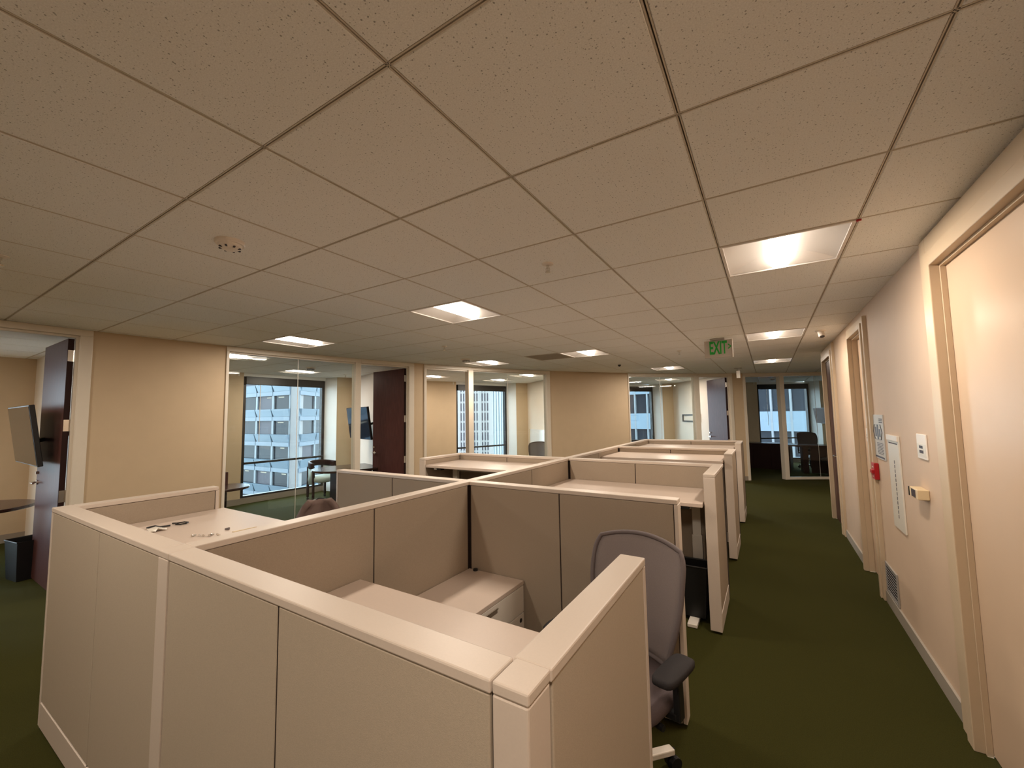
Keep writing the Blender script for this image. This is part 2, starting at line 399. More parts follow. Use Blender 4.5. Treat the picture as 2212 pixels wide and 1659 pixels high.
struct('wall_back', MB().box(pol(-17.0, RR)[0]-.2, pol(-17.0, RR)[0]-.06, -5.15, pol(-17.0, RR)[1], 0, H), WALL_WHITE)

# ------------------------------------------------------------------ office fronts: frames, glass, doors
def frame_root(name, mb): return struct(name, mb, FRAME, 0.004)
R0, R1 = RR-0.018, RR+TW+0.012          # frame section
def glazed(name, a_frame0, a_in0, a_in1, a_frame1, joint, sill=0.055):
    """full height glass front: head, sill and jambs in one painted frame, two butt-jointed panes, a joint strip"""
    f = MB().arc(a_frame0, a_frame1, R0, R1, 2.485, H-0.002, 2.0).arc(a_in0, a_in1, R0+.01, R1-.01, 0, sill, 2.0)
    if a_in0 > a_frame0: f.arc(a_frame0, a_in0, R0, R1, 0, 2.485)
    if a_frame1 > a_in1: f.arc(a_in1, a_frame1, R0, R1, 0, 2.485)
    w_ = frame_root(name, f)
    part('stop_bead', MB().arc(a_in0, a_in1, RR+0.03, RR+0.07, 2.468, 2.485, 2.0), FRAME, w_)
    for (p, q) in ((a_in0, joint-0.012), (joint+0.012, a_in1)):
        part('glass_pane', MB().arc(p, q, RR+0.045, RR+0.055, sill, 2.485, 99), GLASS, w_)
    part('joint_strip', MB().arc(joint-0.012, joint+0.012, RR+0.046, RR+0.054, sill, 2.485), PLASTICW, w_)
    return w_
glazed('window_1', 6.05, 6.20, 13.83, 14.22, 10.10)
glazed('window_2', 23.40, 23.87, 31.60, 31.98, 27.51)
glazed('window_3', 41.10, 41.24, 49.06, 49.62, 45.10)
glazed('window_4', 58.85, 59.31, 66.6, 66.95, 62.72)
glazed('window_5', 66.95, 66.96, 70.1, 70.5, 68.4)
def jamb_set(name, a0, a1, j0=True, j1=True, w0=0.30, w1=0.42):
    """painted door frame in the office front; root mesh is the frame"""
    f = MB().arc(a0-(w0 if j0 else 0), a1+(w1 if j1 else 0), R0, R1, 2.485, H-0.002, 2.0)
    if j0: f.arc(a0-w0, a0, R0, R1, 0, 2.485)
    if j1: f.arc(a1, a1+w1, R0, R1, 0, 2.485)
    d = frame_root(name, f)
    s_ = MB()
    if j1: s_.arc(a1-0.10, a1, RR+0.02, RR+0.06, 0, 2.47)
    if j0: s_.arc(a0, a0+0.10, RR+0.02, RR+0.06, 0, 2.47)
    s_.arc(a0, a1, RR+0.02, RR+0.06, 2.465, 2.485)
    part('door_stop', s_, FRAME, d); return d
def leaf(d, p, q, side, m=WOOD, lever=True, hinges=True, z1=2.455, th=0.044):
    """an open leaf from hinge point p to free edge q; side = unit vector across its thickness towards the face we see"""
    p, q = Vector((*p, 0)), Vector((*q, 0)); u = (q-p).normalized(); n = Vector(side)
    c = (p+q)/2+Vector((0, 0, (z1+0.012)/2)); L_ = (q-p).length/2
    lf = part('door_leaf', MB().obox(c, u*L_, n*th/2, Vector((0,0,(z1-0.012)/2))), m, d, 0.002)
    e = MB().obox(p-u*0.0012+Vector((0,0,(z1+0.012)/2)), u*0.0012, n*(th/2-0.001), Vector((0,0,(z1-0.014)/2)))
    part('edge_band', e, WOOD_D, lf)
    if hinges:
        for z in (2.285, 1.60, 0.92, 0.24):
            hg = MB().obox(p-u*0.004+Vector((0,0,z)), u*0.002, n*(th/2-0.003), Vector((0,0,0.056)))
            hg.tube([tuple(p-u*0.010-n*0.026+Vector((0,0,z-0.057))), tuple(p-u*0.010-n*0.026+Vector((0,0,z+0.057)))], 0.0075, 10)
            part('hinge', hg, CHROME, lf)
    if lever:
        for sgn in (1, -1):
            b = q-u*0.065+Vector((0,0,1.0))+n*sgn*th/2
            hl = MB().tube([tuple(b), tuple(b+n*sgn*0.012)], 0.026, 16).tube([tuple(b+n*sgn*0.01), tuple(b+n*sgn*0.052)], 0.010, 10)
            hl.tube([tuple(b+n*sgn*0.05), tuple(b+n*sgn*0.052-u*0.06), tuple(b+n*sgn*0.05-u*0.115)], 0.009, 10)
            part('lever_handle', hl, CHROME, lf, smooth=False)
            part('thumb_turn', MB().tube([tuple(b+Vector((0,0,.10))), tuple(b+n*sgn*0.02+Vector((0,0,.10)))], 0.016, 12), CHROME, lf)
    return lf
d1 = jamb_set('door_1', -4.05, 0.22); leaf(d1, (-5.632, 0.434), (-6.532, 0.438), (0, -1, 0))
d2 = jamb_set('door_2', 14.22, 18.01, j0=False); leaf(d2, (-5.040, 4.288), (-5.919, 4.373), (-0.096, -0.995, 0))
d3 = jamb_set('door_3', 19.49, 23.40, j1=False, w0=0.20)
p_ = P3(19.60, RR+0.075, 0); q_ = P3(19.95, RR+0.96, 0); leaf(d3, p_[:2], q_[:2], et(19.6))
d4 = jamb_set('door_4', 49.62, 53.18, j0=False, w1=0.33); leaf(d4, (-0.640, 10.478), (-1.124, 11.219), (-0.837, -0.547, 0))
d5 = jamb_set('door_5', 55.02, 58.85, j1=False)

# ---- doors in the right wall (painted frames, slabs set back in their frames)
def right_door(name, y0, y1, cas, slab_m, slab_x, zt=2.37, flush=False):
    xf = XW-0.04
    f = MB()
    f.box(xf, XW+0.13, y1, y1+cas*0.45, 0, zt+cas*0.45).box(xf+0.012, XW+0.02, y1+cas*0.45, y1+cas, 0, zt+cas)
    f.box(xf, XW+0.13, y0-cas*0.45, y0, 0, zt+cas*0.45).box(xf+0.012, XW+0.02, y0-cas, y0-cas*0.45, 0, zt+cas)
    f.box(xf, XW+0.13, y0, y1, zt, zt+cas*0.45).box(xf+0.012, XW+0.02, y0-cas*.45, y1+cas*.45, zt+cas*0.45, zt+cas)
    d = struct(name, f, FRAME_R, 0.004)
    part('door_stop', MB().box(XW+0.0, slab_x-0.001, y1-0.014, y1-0.0005, 0, zt-.0005).box(XW+0.0, slab_x-0.001, y0+0.0005, y0+0.014, 0, zt-.0005)
         .box(XW+0.0, slab_x-0.001, y0+0.014, y1-0.014, zt-0.014, zt-.0005), FRAME_R, d)
    lf = part('door_leaf', MB().box(slab_x, slab_x+0.044, y0+0.004, y1-0.004, 0.012, zt-0.004), slab_m, d, 0.002)
    return d, lf
right_door('door_6', D1[0], D1[1], 0.17, DOORPAINT, XW+0.022)
right_door('door_7', D2[0], D2[1], 0.10, DOORPAINT, XW+0.045)
dd, lf = right_door('door_8', D3[0], D3[1], 0.16, WOOD, XW+0.012)
hl = MB().tube([(XW+.012, 6.42, 1.0), (XW-.045, 6.42, 1.0)], 0.011, 10).tube([(XW-.043, 6.42, 1.0), (XW-.047, 6.53, 1.0)], 0.010, 10).lathe([(0.027,-.014),(0.027,0)], (XW+.012, 6.42, 1.0), 14, 'x')
part('lever_handle', hl, CHROME, lf)

# ------------------------------------------------------------------ outer windows
def outer_window(idx, a0):
    a1 = a0+5.98; pl = P3(a0, OUT_R+0.03, 0); pr = P3(a1, 16.06, 0)
    u = (pr-pl).normalized(); L_ = (pr-pl).length; n = Vector((-u.y, u.x, 0))
    if n.dot(er(a0+3)) < 0: n = -n                         # outwards
    def B(mb, s0, s1, d0, d1, z0, z1):
        c = pl+u*(s0+s1)/2+n*(d0+d1)/2+Vector((0,0,(z0+z1)/2)); return mb.obox(c, u*(s1-s0)/2, n*(d1-d0)/2, Vector((0,0,(z1-z0)/2)))
    f = MB(); B(f, 0, 0.05, 0, 0.10, 0.115, 2.48); B(f, L_-0.06, L_, 0, 0.10, 0.115, 2.48); B(f, 0.05, L_-.06, 0, 0.10, 0.115, 0.15); B(f, 0.05, L_-.06, 0, 0.10, 2.40, 2.48)
    w_ = struct('window_%d' % idx, f, DARKWIN)
    m_ = MB(); B(m_, 0.05, L_-0.06, 0.05, 0.06, 0.15, 2.40); part('glass_pane', m_, WINGLASS, w_)
    m_ = MB(); B(m_, 0.03, L_-0.05, -0.05, 0.03, 2.322, 2.48); part('blind_cassette', m_, DARKWIN, w_, 0.006)
    m_ = MB(); B(m_, 0.04, L_-0.03, -0.035, 0.0, 0.755, 0.80); part('guard_rail', m_, DARKWIN, w_, 0.006)
    m_ = MB(); B(m_, L_-.085, L_-0.07, -0.03, -0.015, 0.9, 2.322); part('blind_side_channel', m_, EXT_MULL, w_)
    m_ = MB(); pw = pl+u*0.30-n*0.025; m_.tube([tuple(pw+Vector((0,0,1.18))), tuple(pw+Vector((0,0,2.322)))], 0.006, 8); part('blind_wand', m_, PLASTICW, w_)
    # curb below, lip above, slanted white jamb at the right end
    m_ = MB(); B(m_, -0.1, L_, 0.0, 0.30, 0, 0.115); struct('wall_window', m_, BASE_TAUPE)
    m_ = MB(); B(m_, -0.1, L_+0.1, -0.02, 0.30, 2.48, H); struct('wall_window', m_, JAMB_WHITE)
    e = P3(a0+6.56, OUT_R-0.004, 0); g_ = P3(a0+6.56, OUT_R+0.42, 0)
    struct('trim_%d' % idx, MB().prism([pr[:2], e[:2], g_[:2], (pr+n*0.12)[:2]], 0, H), JAMB_WHITE)
for idx, a in ((6, 10.78), (7, 28.38), (8, 45.98), (9, 63.58), (10, -9.9)): outer_window(idx, a)

# ------------------------------------------------------------------ ceiling fixtures
def make_light(i, j, lit, label, group):
    x, y = (i+.5)*TS, (j+.5)*TS; h = TS/2-0.004
    t = thing('ceiling_light', (x, y, H), label, 'light', group)
    f = MB().box(-h,-h+.016,-h,h,-.004,.012).box(h-.016,h,-h,h,-.004,.012).box(-h+.016,h-.016,-h,-h+.016,-.004,.012).box(-h+.016,h-.016,h-.016,h,-.004,.012)
    part('trim_frame', f, HOUSING, t, world=False)
    wl = 0.064; z_in = 0.062
    for s_ in (-1, 1):
        rows = []
        for k in range(7):
            q = k/6; xx = s_*(h-.016-(h-.016-wl)*q); zz = 0.004+z_in*math.sin(q*PI/2)
            rows.append([(xx, -h+.016, zz), (xx, h-.016, zz)])
        part('reflector', MB().grid(rows if s_ < 0 else [r[::-1] for r in rows]), HOUSING, t, smooth=True, world=False)
    for s_ in (-1, 1):
        yy = s_*(h-.017); prof = [(-h+.016, .004)]+[(-(h-.016-(h-.016-wl)*k/6), .004+z_in*math.sin(k/6*PI/2)) for k in range(1, 7)]
        prof = prof+[(-a, b) for a, b in prof[::-1]]
        yb = yy-s_*0.045                                   # end plate leans in towards its top
        bm = MB(); n_ = len(prof); bm.v = [(a, yy-s_*0.07*(b/.066), b) for a, b in prof]; bm.f = [tuple(range(n_))]
        part('end_plate', bm, HOUSING, t, world=False)
    ln = MB(); N = 12; b0 = 0; yl = h-.030
    for yy in (-yl, yl):
        for k in range(N+1): th = PI*k/N; ln.v.append((-wl*math.cos(th), yy, 0.050-0.057*math.sin(th)))
    for k in range(N): ln.f.append((k, k+1, N+2+k, N+1+k))
    ln.f.append(tuple(range(N+1))[::-1]); ln.f.append(tuple(range(N+1, 2*N+2)))
    part('lens', ln, LENS if lit else LENS_OFF, t, world=False)
    part('back_pan', MB().box(-h, h, -h, h, 0.074, 0.08), HOUSING, t, world=False)
    if lit:
        ld = bpy.data.lights.new('troffer_lamp', 'AREA'); ld.shape = 'RECTANGLE'; ld.size = 0.12; ld.size_y = 0.53; ld.energy = WATT; ld.color = LAMP_COL
        lo = bpy.data.objects.new('troffer_lamp', ld); COL.objects.link(lo); lo.parent = t; lo.location = (0, 0, -0.009)
    return t
LL = {(0,3): 'large ceiling light nearest the cream door frame, over the aisle', (-4,3): 'square ceiling light over the middle of the first cubicles',
      (-8,3): 'square ceiling light just outside the office with the round table', (-4,8): 'square ceiling light beside the dark air return grille',
      (-7,8): 'square ceiling light beside the dome speaker outside the striped-tower office', (-3,13): 'square ceiling light near the far office with the wall bracket',
      (0,8): 'second ceiling light along the aisle, beyond the exit sign', (0,13): 'third and farthest ceiling light along the aisle before the dark office',
      (-11,3): 'ceiling light cut off by the left frame of the round table office', (-13,6): 'ceiling light near the window of the round table office',
      (-11,10): 'ceiling light cut off by the left frame of the striped-tower office', (-10,13): 'ceiling light near the window of the striped-tower office',
      (-8,12): 'ceiling light near the whiteboard wall of the striped-tower office', (-5,15): 'ceiling light cut off by the left frame of the wall bracket office',
      (-4,18): 'ceiling light in the middle of the wall bracket office', (0,20): 'unlit grey ceiling light in the dark office at the end of the aisle'}
for k, (i, j) in enumerate(LIGHTS):
    lab = LL.get((i, j), 'ceiling light outside the picture')
    make_light(i, j, (i, j) != (0, 20), lab, 'square recessed ceiling lights')
for (i, j) in GRILLES:
    x, y = (i+.5)*TS, (j+.5)*TS; h = TS/2-.008
    t = thing('air_return_grille', (x, y, H), 'dark square air return grille in the ceiling grid', 'vent')
    part('grille_frame', MB().box(-h,-h+.02,-h,h,-.003,.012).box(h-.02,h,-h,h,-.003,.012).box(-h+.02,h-.02,-h,-h+.02,-.003,.012).box(-h+.02,h-.02,h-.02,h,-.003,.012), DIFF, t, world=False)
    sl = MB()
    for k in range(22):
        yy = -h+.03+k*(2*h-.06)/21; sl.obox((0, yy, .005), (h-.02,0,0), (0,.006,.006), (0,-.0008,.0008))
    part('slat', sl, DIFF, t, world=False)['kind'] = 'stuff'
    part('duct_pan', MB().box(-h, h, -h, h, 0.05, 0.055), SIGNGREY, t, world=False)

def detector(x, y, label, name='smoke_detector', cat='smoke detector', r=0.068, dark=False):
    t = thing(name, (x, y, H), label, cat)
    part('base', MB().lathe([(r, 0), (r, -.012), (r*.94, -.018)], n=28), PLASTICW, t, world=False, smooth=False)
    part('sensor_head', MB().lathe([(r*.80, -.018), (r*.74, -.030), (r*.5, -.042), (r*.2, -.045)], n=28), METAL_G if dark else PLASTICW, t, world=False)
    sl = MB()
    for k in range(8):
        th = k*PI/4; sl.obox((r*.62*math.cos(th), r*.62*math.sin(th), -.037), (r*.12*math.cos(th), r*.12*math.sin(th), 0), (-r*.06*math.sin(th), r*.06*math.cos(th), 0), (0,0,.003))
    part('slots', sl, DARKINK, t, world=False); return t
detector(-2.133, 0.30, 'round white smoke detector on the ceiling over the left front cubicle')
detector(-3.935, 4.562, 'dome ceiling speaker beside the light outside the striped-tower office', 'ceiling_speaker', 'speaker', 0.085, True)
detector(-6.83, 3.70, 'dark dome on the ceiling of the round table office', 'ceiling_speaker', 'speaker', 0.085, True)
detector(-3.05, 10.9, 'small dark detector on the ceiling of the wall bracket office', dark=True)
detector(0.35, 13.2, 'dark detector on the ceiling of the unlit end office', dark=True)
def sprinkler(x, y, label, dark=False):
    t = thing('sprinkler_head', (x, y, H), label, 'sprinkler')
    part('escutcheon', MB().lathe([(.036, 0), (.034, -.005), (.016, -.010)], n=22), PLASTICW, t, world=False)
    part('nozzle', MB().lathe([(.009, -.010), (.009, -.028), (.005, -.030), (.005, -.046)], n=12), CHROME if not dark else BLACK, t, world=False)
    b = MB().tube([(-.012,0,-.026), (-.011,0,-.044), (0,0,-.050)], .0025, 6).tube([(.012,0,-.026), (.011,0,-.044), (0,0,-.050)], .0025, 6)
    part('yoke', b, CHROME, t, world=False)
    part('deflector', MB().lathe([(.016, -.052), (.016, -.050)][::-1], n=16), CHROME, t, world=False); return t
sprinkler(-0.909, 1.513, 'white sprinkler head on the ceiling in front of the first row of cubicles')
sprinkler(-3.386, 3.402, 'small sprinkler head on the ceiling above the left rear cubicle')
sprinkler(-3.352, -0.302, 'sprinkler head cut off by the left border of the ceiling')
sprinkler(-0.892, 5.819, 'small sprinkler head on the ceiling left of the exit sign')
sprinkler(-7.42, 4.86, 'tiny sprinkler head on the ceiling near the window of the round table office')
t = thing('ceiling_camera', (-2.154, 6.965, H), 'small black dome camera on the ceiling before the tan wall', 'camera')
part('base', MB().lathe([(.030, 0), (.030, -.010)][::1], n=18), BLACK, t, world=False); part('dome', MB().lathe([(.027, -.010), (.022, -.026), (.010, -.035)], n=18), BLACK, t, world=False)
t = thing('spot_sensor', (0.754, 5.19, H), 'white tilted occupancy sensor on the ceiling near the right wall', 'sensor')
part('base', MB().lathe([(.055, 0), (.050, -.012)], n=22), PLASTICW, t, world=False)
part('barrel', MB().tube([(0,0,-.010), (.012,-.030,-.075)], .032, 16), PLASTICW, t, world=False)
part('eye', MB().tube([(.012,-.030,-.0752), (.0125,-.0313,-.078)], .024, 14), DARKINK, t, world=False)
t = thing('wireless_access_bracket', (-0.30, 9.20, H), 'white box sensor hanging from the ceiling at the aisle end', 'sensor')
part('mount_plate', MB().box(-.07,.07,-.05,.05,-.012,0), METAL_G, t, world=False)
part('stem', MB().box(-.012,.03,-.02,.02,-.06,-.012), METAL_G, t, world=False)
part('sensor_box', MB().box(-.035,.035,-.03,.03,-.215,-.06), PLASTICW, t, 0.006, world=False)
t = tag(part('tile_clip', MB().box(0.602,0.622,1.832,1.840,H-.008,H-.001).box(.604,.61,1.828,1.846,H-.010,H-.004), RED), 'tiny red clip at the corner of the nearest aisle light', 'clip')
# air diffuser seen on office A's ceiling
t = thing('ceiling_sensor', (-7.28, 0.12, H), 'small grey box sensor on the ceiling of the leftmost office', 'sensor')
part('sensor_body', MB().box(-.07,.03,-.03,.03,-.025,0), PLASTICW, t, .004, world=False); part('sensor_end', MB().box(.03,.065,-.028,.028,-.024,-.001), METAL_G, t, world=False)

# ---- exit sign
ys = 5.02
t = thing('exit_sign', (-0.30, ys, 2.53), 'hanging EXIT sign with green letters and an arrow pointing right', 'sign')
part('canopy', MB().box(-.385,-.225,ys-.03,ys+.05,2.528,H-.001), METAL_G, t, .004)
part('sign_panel', MB().box(-.455,-.145,ys-.006,ys+.012,2.308,2.527), SIGNFACE, t, .003)
part('edge_rail', MB().box(-.1449,-.137,ys-.010,ys+.016,2.304,2.530), PLASTICW, t)
MX = Matrix.Rotation(PI/2, 4, 'X')
text_part('lettering', 'EXIT', 0.222, GREEN, t, Matrix.Translation((-0.300, ys-.0075, 2.424)) @ MX, 0.0012, 0.44, 0.006)
b = MB().bar((-.188, ys-.0075, 2.468), (-.156, ys-.0075, 2.440), .012, .003, (0,1,0)).bar((-.156, ys-.0075, 2.440), (-.188, ys-.0075, 2.412), .012, .003, (0,1,0))
part('arrow', b, GREEN, t)

# ------------------------------------------------------------------ right-wall notices and devices
xw = XW-0.0005
t = thing('evacuation_plan', (XW, 3.90, 1.21), 'grey evacuation plan poster with a hexagonal floor map on the right wall', 'sign')
part('poster', MB().box(xw-.006, xw, 3.70, 4.10, 1.215, 1.585), SIGNGREY, t)
hx = [(3.90+.155*math.cos(k), 1.44+.085*math.sin(k)) for k in (0, .8, 2.3, PI, -2.3, -.8)]
m_ = MB()
for k in range(6): m_.bar((xw-.0068, *hx[k]), (xw-.0068, *hx[(k+1) % 6]), .0012, .007, (1,0,0))
part('map_outline', m_, BLUEINK, t)
m_ = MB().box(xw-.0072, xw-.0062, 3.95, 4.0, 1.40, 1.48).box(xw-.0072, xw-.0062, 3.88, 3.93, 1.38, 1.50).box(xw-.0072, xw-.0062, 3.81, 3.86, 1.40, 1.465)
part('map_rooms', m_, BLUEINK, t)
m_ = MB()
for k in range(8): m_.box(xw-.0070, xw-.0062, 3.74+.01*(k % 2), 3.96, 1.345-k*.0125, 1.3495-k*.0125)
for k in range(3): m_.box(xw-.0070, xw-.0062, 3.72, 3.84, 1.545-k*.014, 1.553-k*.014)
m_.box(xw-.0070, xw-.0062, 3.73, 4.05, 1.224, 1.238)
part('lettering', m_, DARKINK, t)
t = thing('fire_alarm_pull', (XW, 4.06, 1.03), 'red fire alarm pull station on the right wall under the evacuation plan', 'alarm')
part('back_box', MB().box(xw-.032, xw, 4.005, 4.12, 1.025, 1.165), RED, t, .004)
part('pull_bar', MB().box(xw-.047, xw-.0322, 4.02, 4.105, 1.075, 1.105), RED, t, .003)
part('lettering', MB().box(xw-.0332, xw-.0322, 4.035, 4.09, 1.125, 1.135).box(xw-.0332, xw-.0322, 4.045, 4.08, 1.045, 1.052), PAPER, t)
t = thing('notice_holder', (XW, 3.40, .75), 'tall white notice board sheet between the evacuation plan and the beige thermostat', 'notice')
part('board', MB().box(xw-.010, xw, 3.265, 3.575, .745, 1.435), PAPER, t, .002)
part('top_rail', MB().box(xw-.018, xw-.0101, 3.265, 3.575, 1.395, 1.435), PLASTICW, t, .002)
m_ = MB().box(xw-.0112, xw-.0102, 3.30, 3.54, 1.372, 1.380)
for k in range(13): m_.box(xw-.0112, xw-.0102, 3.405, 3.418, 1.25-k*.033-.024, 1.25-k*.033)
part('lettering', m_, DARKINK, t)
def plaque(y0, y1, z0, z1, label):
    t = thing('room_sign', (XW, (y0+y1)/2, z0), label, 'sign'); w_ = y1-y0; h_ = z1-z0
    part('plate', MB().box(xw-.008, xw, y0, y1, z0, z1), PLASTICW, t, .003)
    part('insert', MB().box(xw-.010, xw-.0081, y0+.06*w_, y1-.06*w_, z0+.10*h_, z0+.62*h_), PAPER, t, .001)
    m_ = MB().box(xw-.0112, xw-.0102, y0+.32*w_, y0+.68*w_, z0+.43*h_, z0+.54*h_).box(xw-.0112, xw-.0102, y0+.28*w_, y0+.68*w_, z0+.24*h_, z0+.36*h_)
    part('lettering', m_, DARKINK, t); return t
plaque(2.655, 2.835, 1.325, 1.475, 'white room sign plaque on the right wall above the beige thermostat')
plaque(4.275, 4.42-.03, 1.33, 1.455, 'white room sign plaque beside the evacuation plan and far door frame')
t = thing('thermostat', (XW, 2.77, 1.08), 'beige thermostat box with a louvred side on the right wall', 'thermostat')
part('body', MB().box(xw-.055, xw, 2.70, 2.86, 1.085, 1.145), BEIGE, t, .004)
part('end_cap', MB().box(xw-.058, xw-.004, 2.861, 2.872, 1.087, 1.143), BLACK, t)
m_ = MB()
for k in range(9): m_.box(xw-.0562, xw-.0552, 2.735+k*.010, 2.739+k*.010, 1.092, 1.138)
part('louvre', m_, DARKINK, t)
t = thing('floor_vent', (XW, 3.85, .10), 'dark louvred vent grille low on the right wall', 'vent')
part('grille_frame', MB().box(xw-.010, xw, 3.66, 4.03, .10, .115).box(xw-.010, xw, 3.66, 4.03, .33, .345).box(xw-.010, xw, 3.66, 3.675, .115, .33).box(xw-.010, xw, 4.015, 4.03, .115, .33), METAL_G, t)
part('duct_back', MB().box(xw-.002, xw-.0005, 3.675, 4.015, .115, .33), BLACKM, t)
for k in range(9): part('slat', MB().obox((xw-.006, 3.845, .130+k*.0235), (.0045,0,-.005), (0,.169,0), (.0006,0,.0006)), METAL_G, t)

# ------------------------------------------------------------------ cubicles
ZP = 1.16; TH = 0.076
def partition(name_label, axis, c, a0, a1, seams, post0=False, post1=False, sideL=True, sideR=True, mL=FABRIC, mR=FABRIC, gap0=0.0, gap1=0.0, base=True, cap0=0.0, cap1=0.0):
    """a run of cubicle partition. axis 'x': runs in x at y=c; 'y': runs in y at x=c. a0..a1 extent. L = minus face, R = plus face"""
    t = thing('cubicle_partition', ((a0+a1)/2, c, 0) if axis == 'x' else (c, (a0+a1)/2, 0), name_label, 'partition', 'beige cubicle partitions')
    def bx(mb, s0, s1, n0, n1, z0, z1):
        return mb.box(s0, s1, c+n0, c+n1, z0, z1) if axis == 'x' else mb.box(c+n0, c+n1, s0, s1, z0, z1)
    h = TH/2
    cm = bx(MB(), a0+.002, a1-.002, -h+.012, h-.012, .03, ZP-.026)
    for s_ in seams: bx(cm, s_-.0034, s_+.0034, -h+.0022, h-.0022, .03, ZP-.026)  # dark filler strips paint in the shade of the panel seams
    if gap0 > .008: bx(cm, a0+.0005, a0+gap0+.0034, -h+.004, h-.004, .03, ZP-.026)
    if gap1 > .008: bx(cm, a1-gap1-.0034, a1-.0005, -h+.004, h-.004, .03, ZP-.026)  # corner gaps filled dark in place of their shade
    part('core_and_seam_shade', cm, CORE, t)
    cuts = [a0+(0.020 if post0 else gap0)]+list(seams)+[a1-(0.020 if post1 else gap1)]
    for (on, sg, mm) in ((sideL, -1, mL), (sideR, 1, mR)):
        if not on: continue
        n0, n1 = (-h, -h+.0118) if sg < 0 else (h-.0118, h)
        for k in range(len(cuts)-1):
            s0, s1 = cuts[k]+.0035, cuts[k+1]-.0035
            part('fabric_panel', bx(MB(), s0, s1, n0, n1, .147, ZP-.027), mm, t, 0.003)
            if base: part('base_rail', bx(MB(), s0, s1, n0+(-.002 if sg < 0 else 0), n1+(.002 if sg > 0 else 0), .018, .140), TRIM, t, 0.002)
    part('top_cap', bx(MB(), a0-cap0, a1+cap1, -h-.003, h+.003, ZP-.025, ZP), TRIM, t, 0.004)
    for (p, s0, s1) in ((post0, a0-.002, a0+.019), (post1, a1-.019, a1+.002)):
        if p: part('end_post', bx(MB(), s0, s1, -h-.002, h+.002, .018, ZP-.0255), TRIM, t, 0.003)
    for s_ in (a0+.10, a1-.10): part('levelling_foot', bx(MB(), s_-.015, s_+.015, -.015, .015, 0, .03), METAL_G, t)
    return t
XS, YF = -1.70, -0.027
XL, XR = -3.182, -0.2185
f = partition('front partition run with the rightmost corner post, nearest the camera', 'x', YF, -1.648, -0.258, [-0.945], mL=FABRIC_L, gap0=.0)
part('corner_post', MB().box(-.254, -.180, YF-TH/2-.003, YF+TH/2+.003, .0, ZP-.022), TRIM, f, .004)
part('post_cap', MB().box(-.2535, -.179, YF-TH/2-.004, YF+TH/2+.004, ZP-.0215, ZP+.001), TRIM, f, .004)
f = partition('front partition run on the left with two tall outer panels', 'x', YF, -3.22, -1.736, [-2.408], post0=True, mL=FABRIC_L)
part('joint_post', MB().box(-1.7345, -1.6505, YF-TH/2-.003, YF+TH/2, .018, ZP-.0255), TRIM, f, .003)
part('joint_cap', MB().box(-1.736, -1.648, YF-TH/2-.0035, YF+TH/2+.003, ZP-.025, ZP), TRIM, f, .004)
YI = YF+TH/2+.004
partition('low left return partition closing the left front cubicle', 'y', XL, YI, 0.722, [], post1=True, gap0=.010)
partition('short right return partition beside the grey mesh chair', 'y', XR, YI, 0.700, [], post1=True, gap0=.006, mR=FABRIC_L)
TY = [1.72, 3.46, 5.20, 6.94]
SL = ['spine partition between the two front cubicles', 'spine partition between the left rear and second right cubicles', 'spine partition behind the third right cubicle', 'spine partition behind the farthest right cubicle']
y0 = YI
for k, y in enumerate(TY):
    y1 = y-TH/2-.004 if k == 3 else y+TH/2
    partition(SL[k], 'y', XS, y0, y1, [(max(y0, 0.0)+y)/2-(.02 if k == 0 else 0)], gap0=.012, gap1=.012+TH if k < 3 else .012)
    y0 = y1+.001
XSL, XSR = XS-TH/2-.004, XS+TH/2+.004
partition('cross partition behind the grey mesh chair in the right front cubicle', 'x', TY[0], XSR, -0.252, [-0.952], post1=True, gap0=.010)
partition('cross partition at the back of the left front cubicle', 'x', TY[0], -3.175, XSL, [-2.45], post0=True, gap1=.010)
partition('cross partition behind the desk of the second right cubicle', 'x', TY[1], XSR, -0.180, [-0.952], gap0=.010, gap1=.010)
partition('cross partition behind the raised desk of the left rear cubicle', 'x', TY[1], -3.22, XSL, [-2.45], gap0=.010, gap1=.010)
partition('cross partition behind the desk of the third right cubicle', 'x', TY[2], XSR, -0.180, [-0.952], gap0=.010, gap1=.010)
partition('farthest cross partition closing the row of cubicles', 'x', TY[3], XSL+.004, -0.180, [-0.952], gap0=.010, gap1=.010)
for k, (ya, lab) in enumerate(((2.765, 'return partition with a wide post at the second right cubicle'), (4.53, 'return partition with a post at the third right cubicle'), (6.30, 'return partition with a post at the farthest right cubicle'))):
    partition(lab, 'y', XR, ya, TY[k+1]-TH/2-.004, [], post0=True, gap1=.010)
partition('return partition on the left end of the left rear cubicle', 'y', XL, 2.78, TY[1]-TH/2-.004, [], post0=True, gap1=.010)

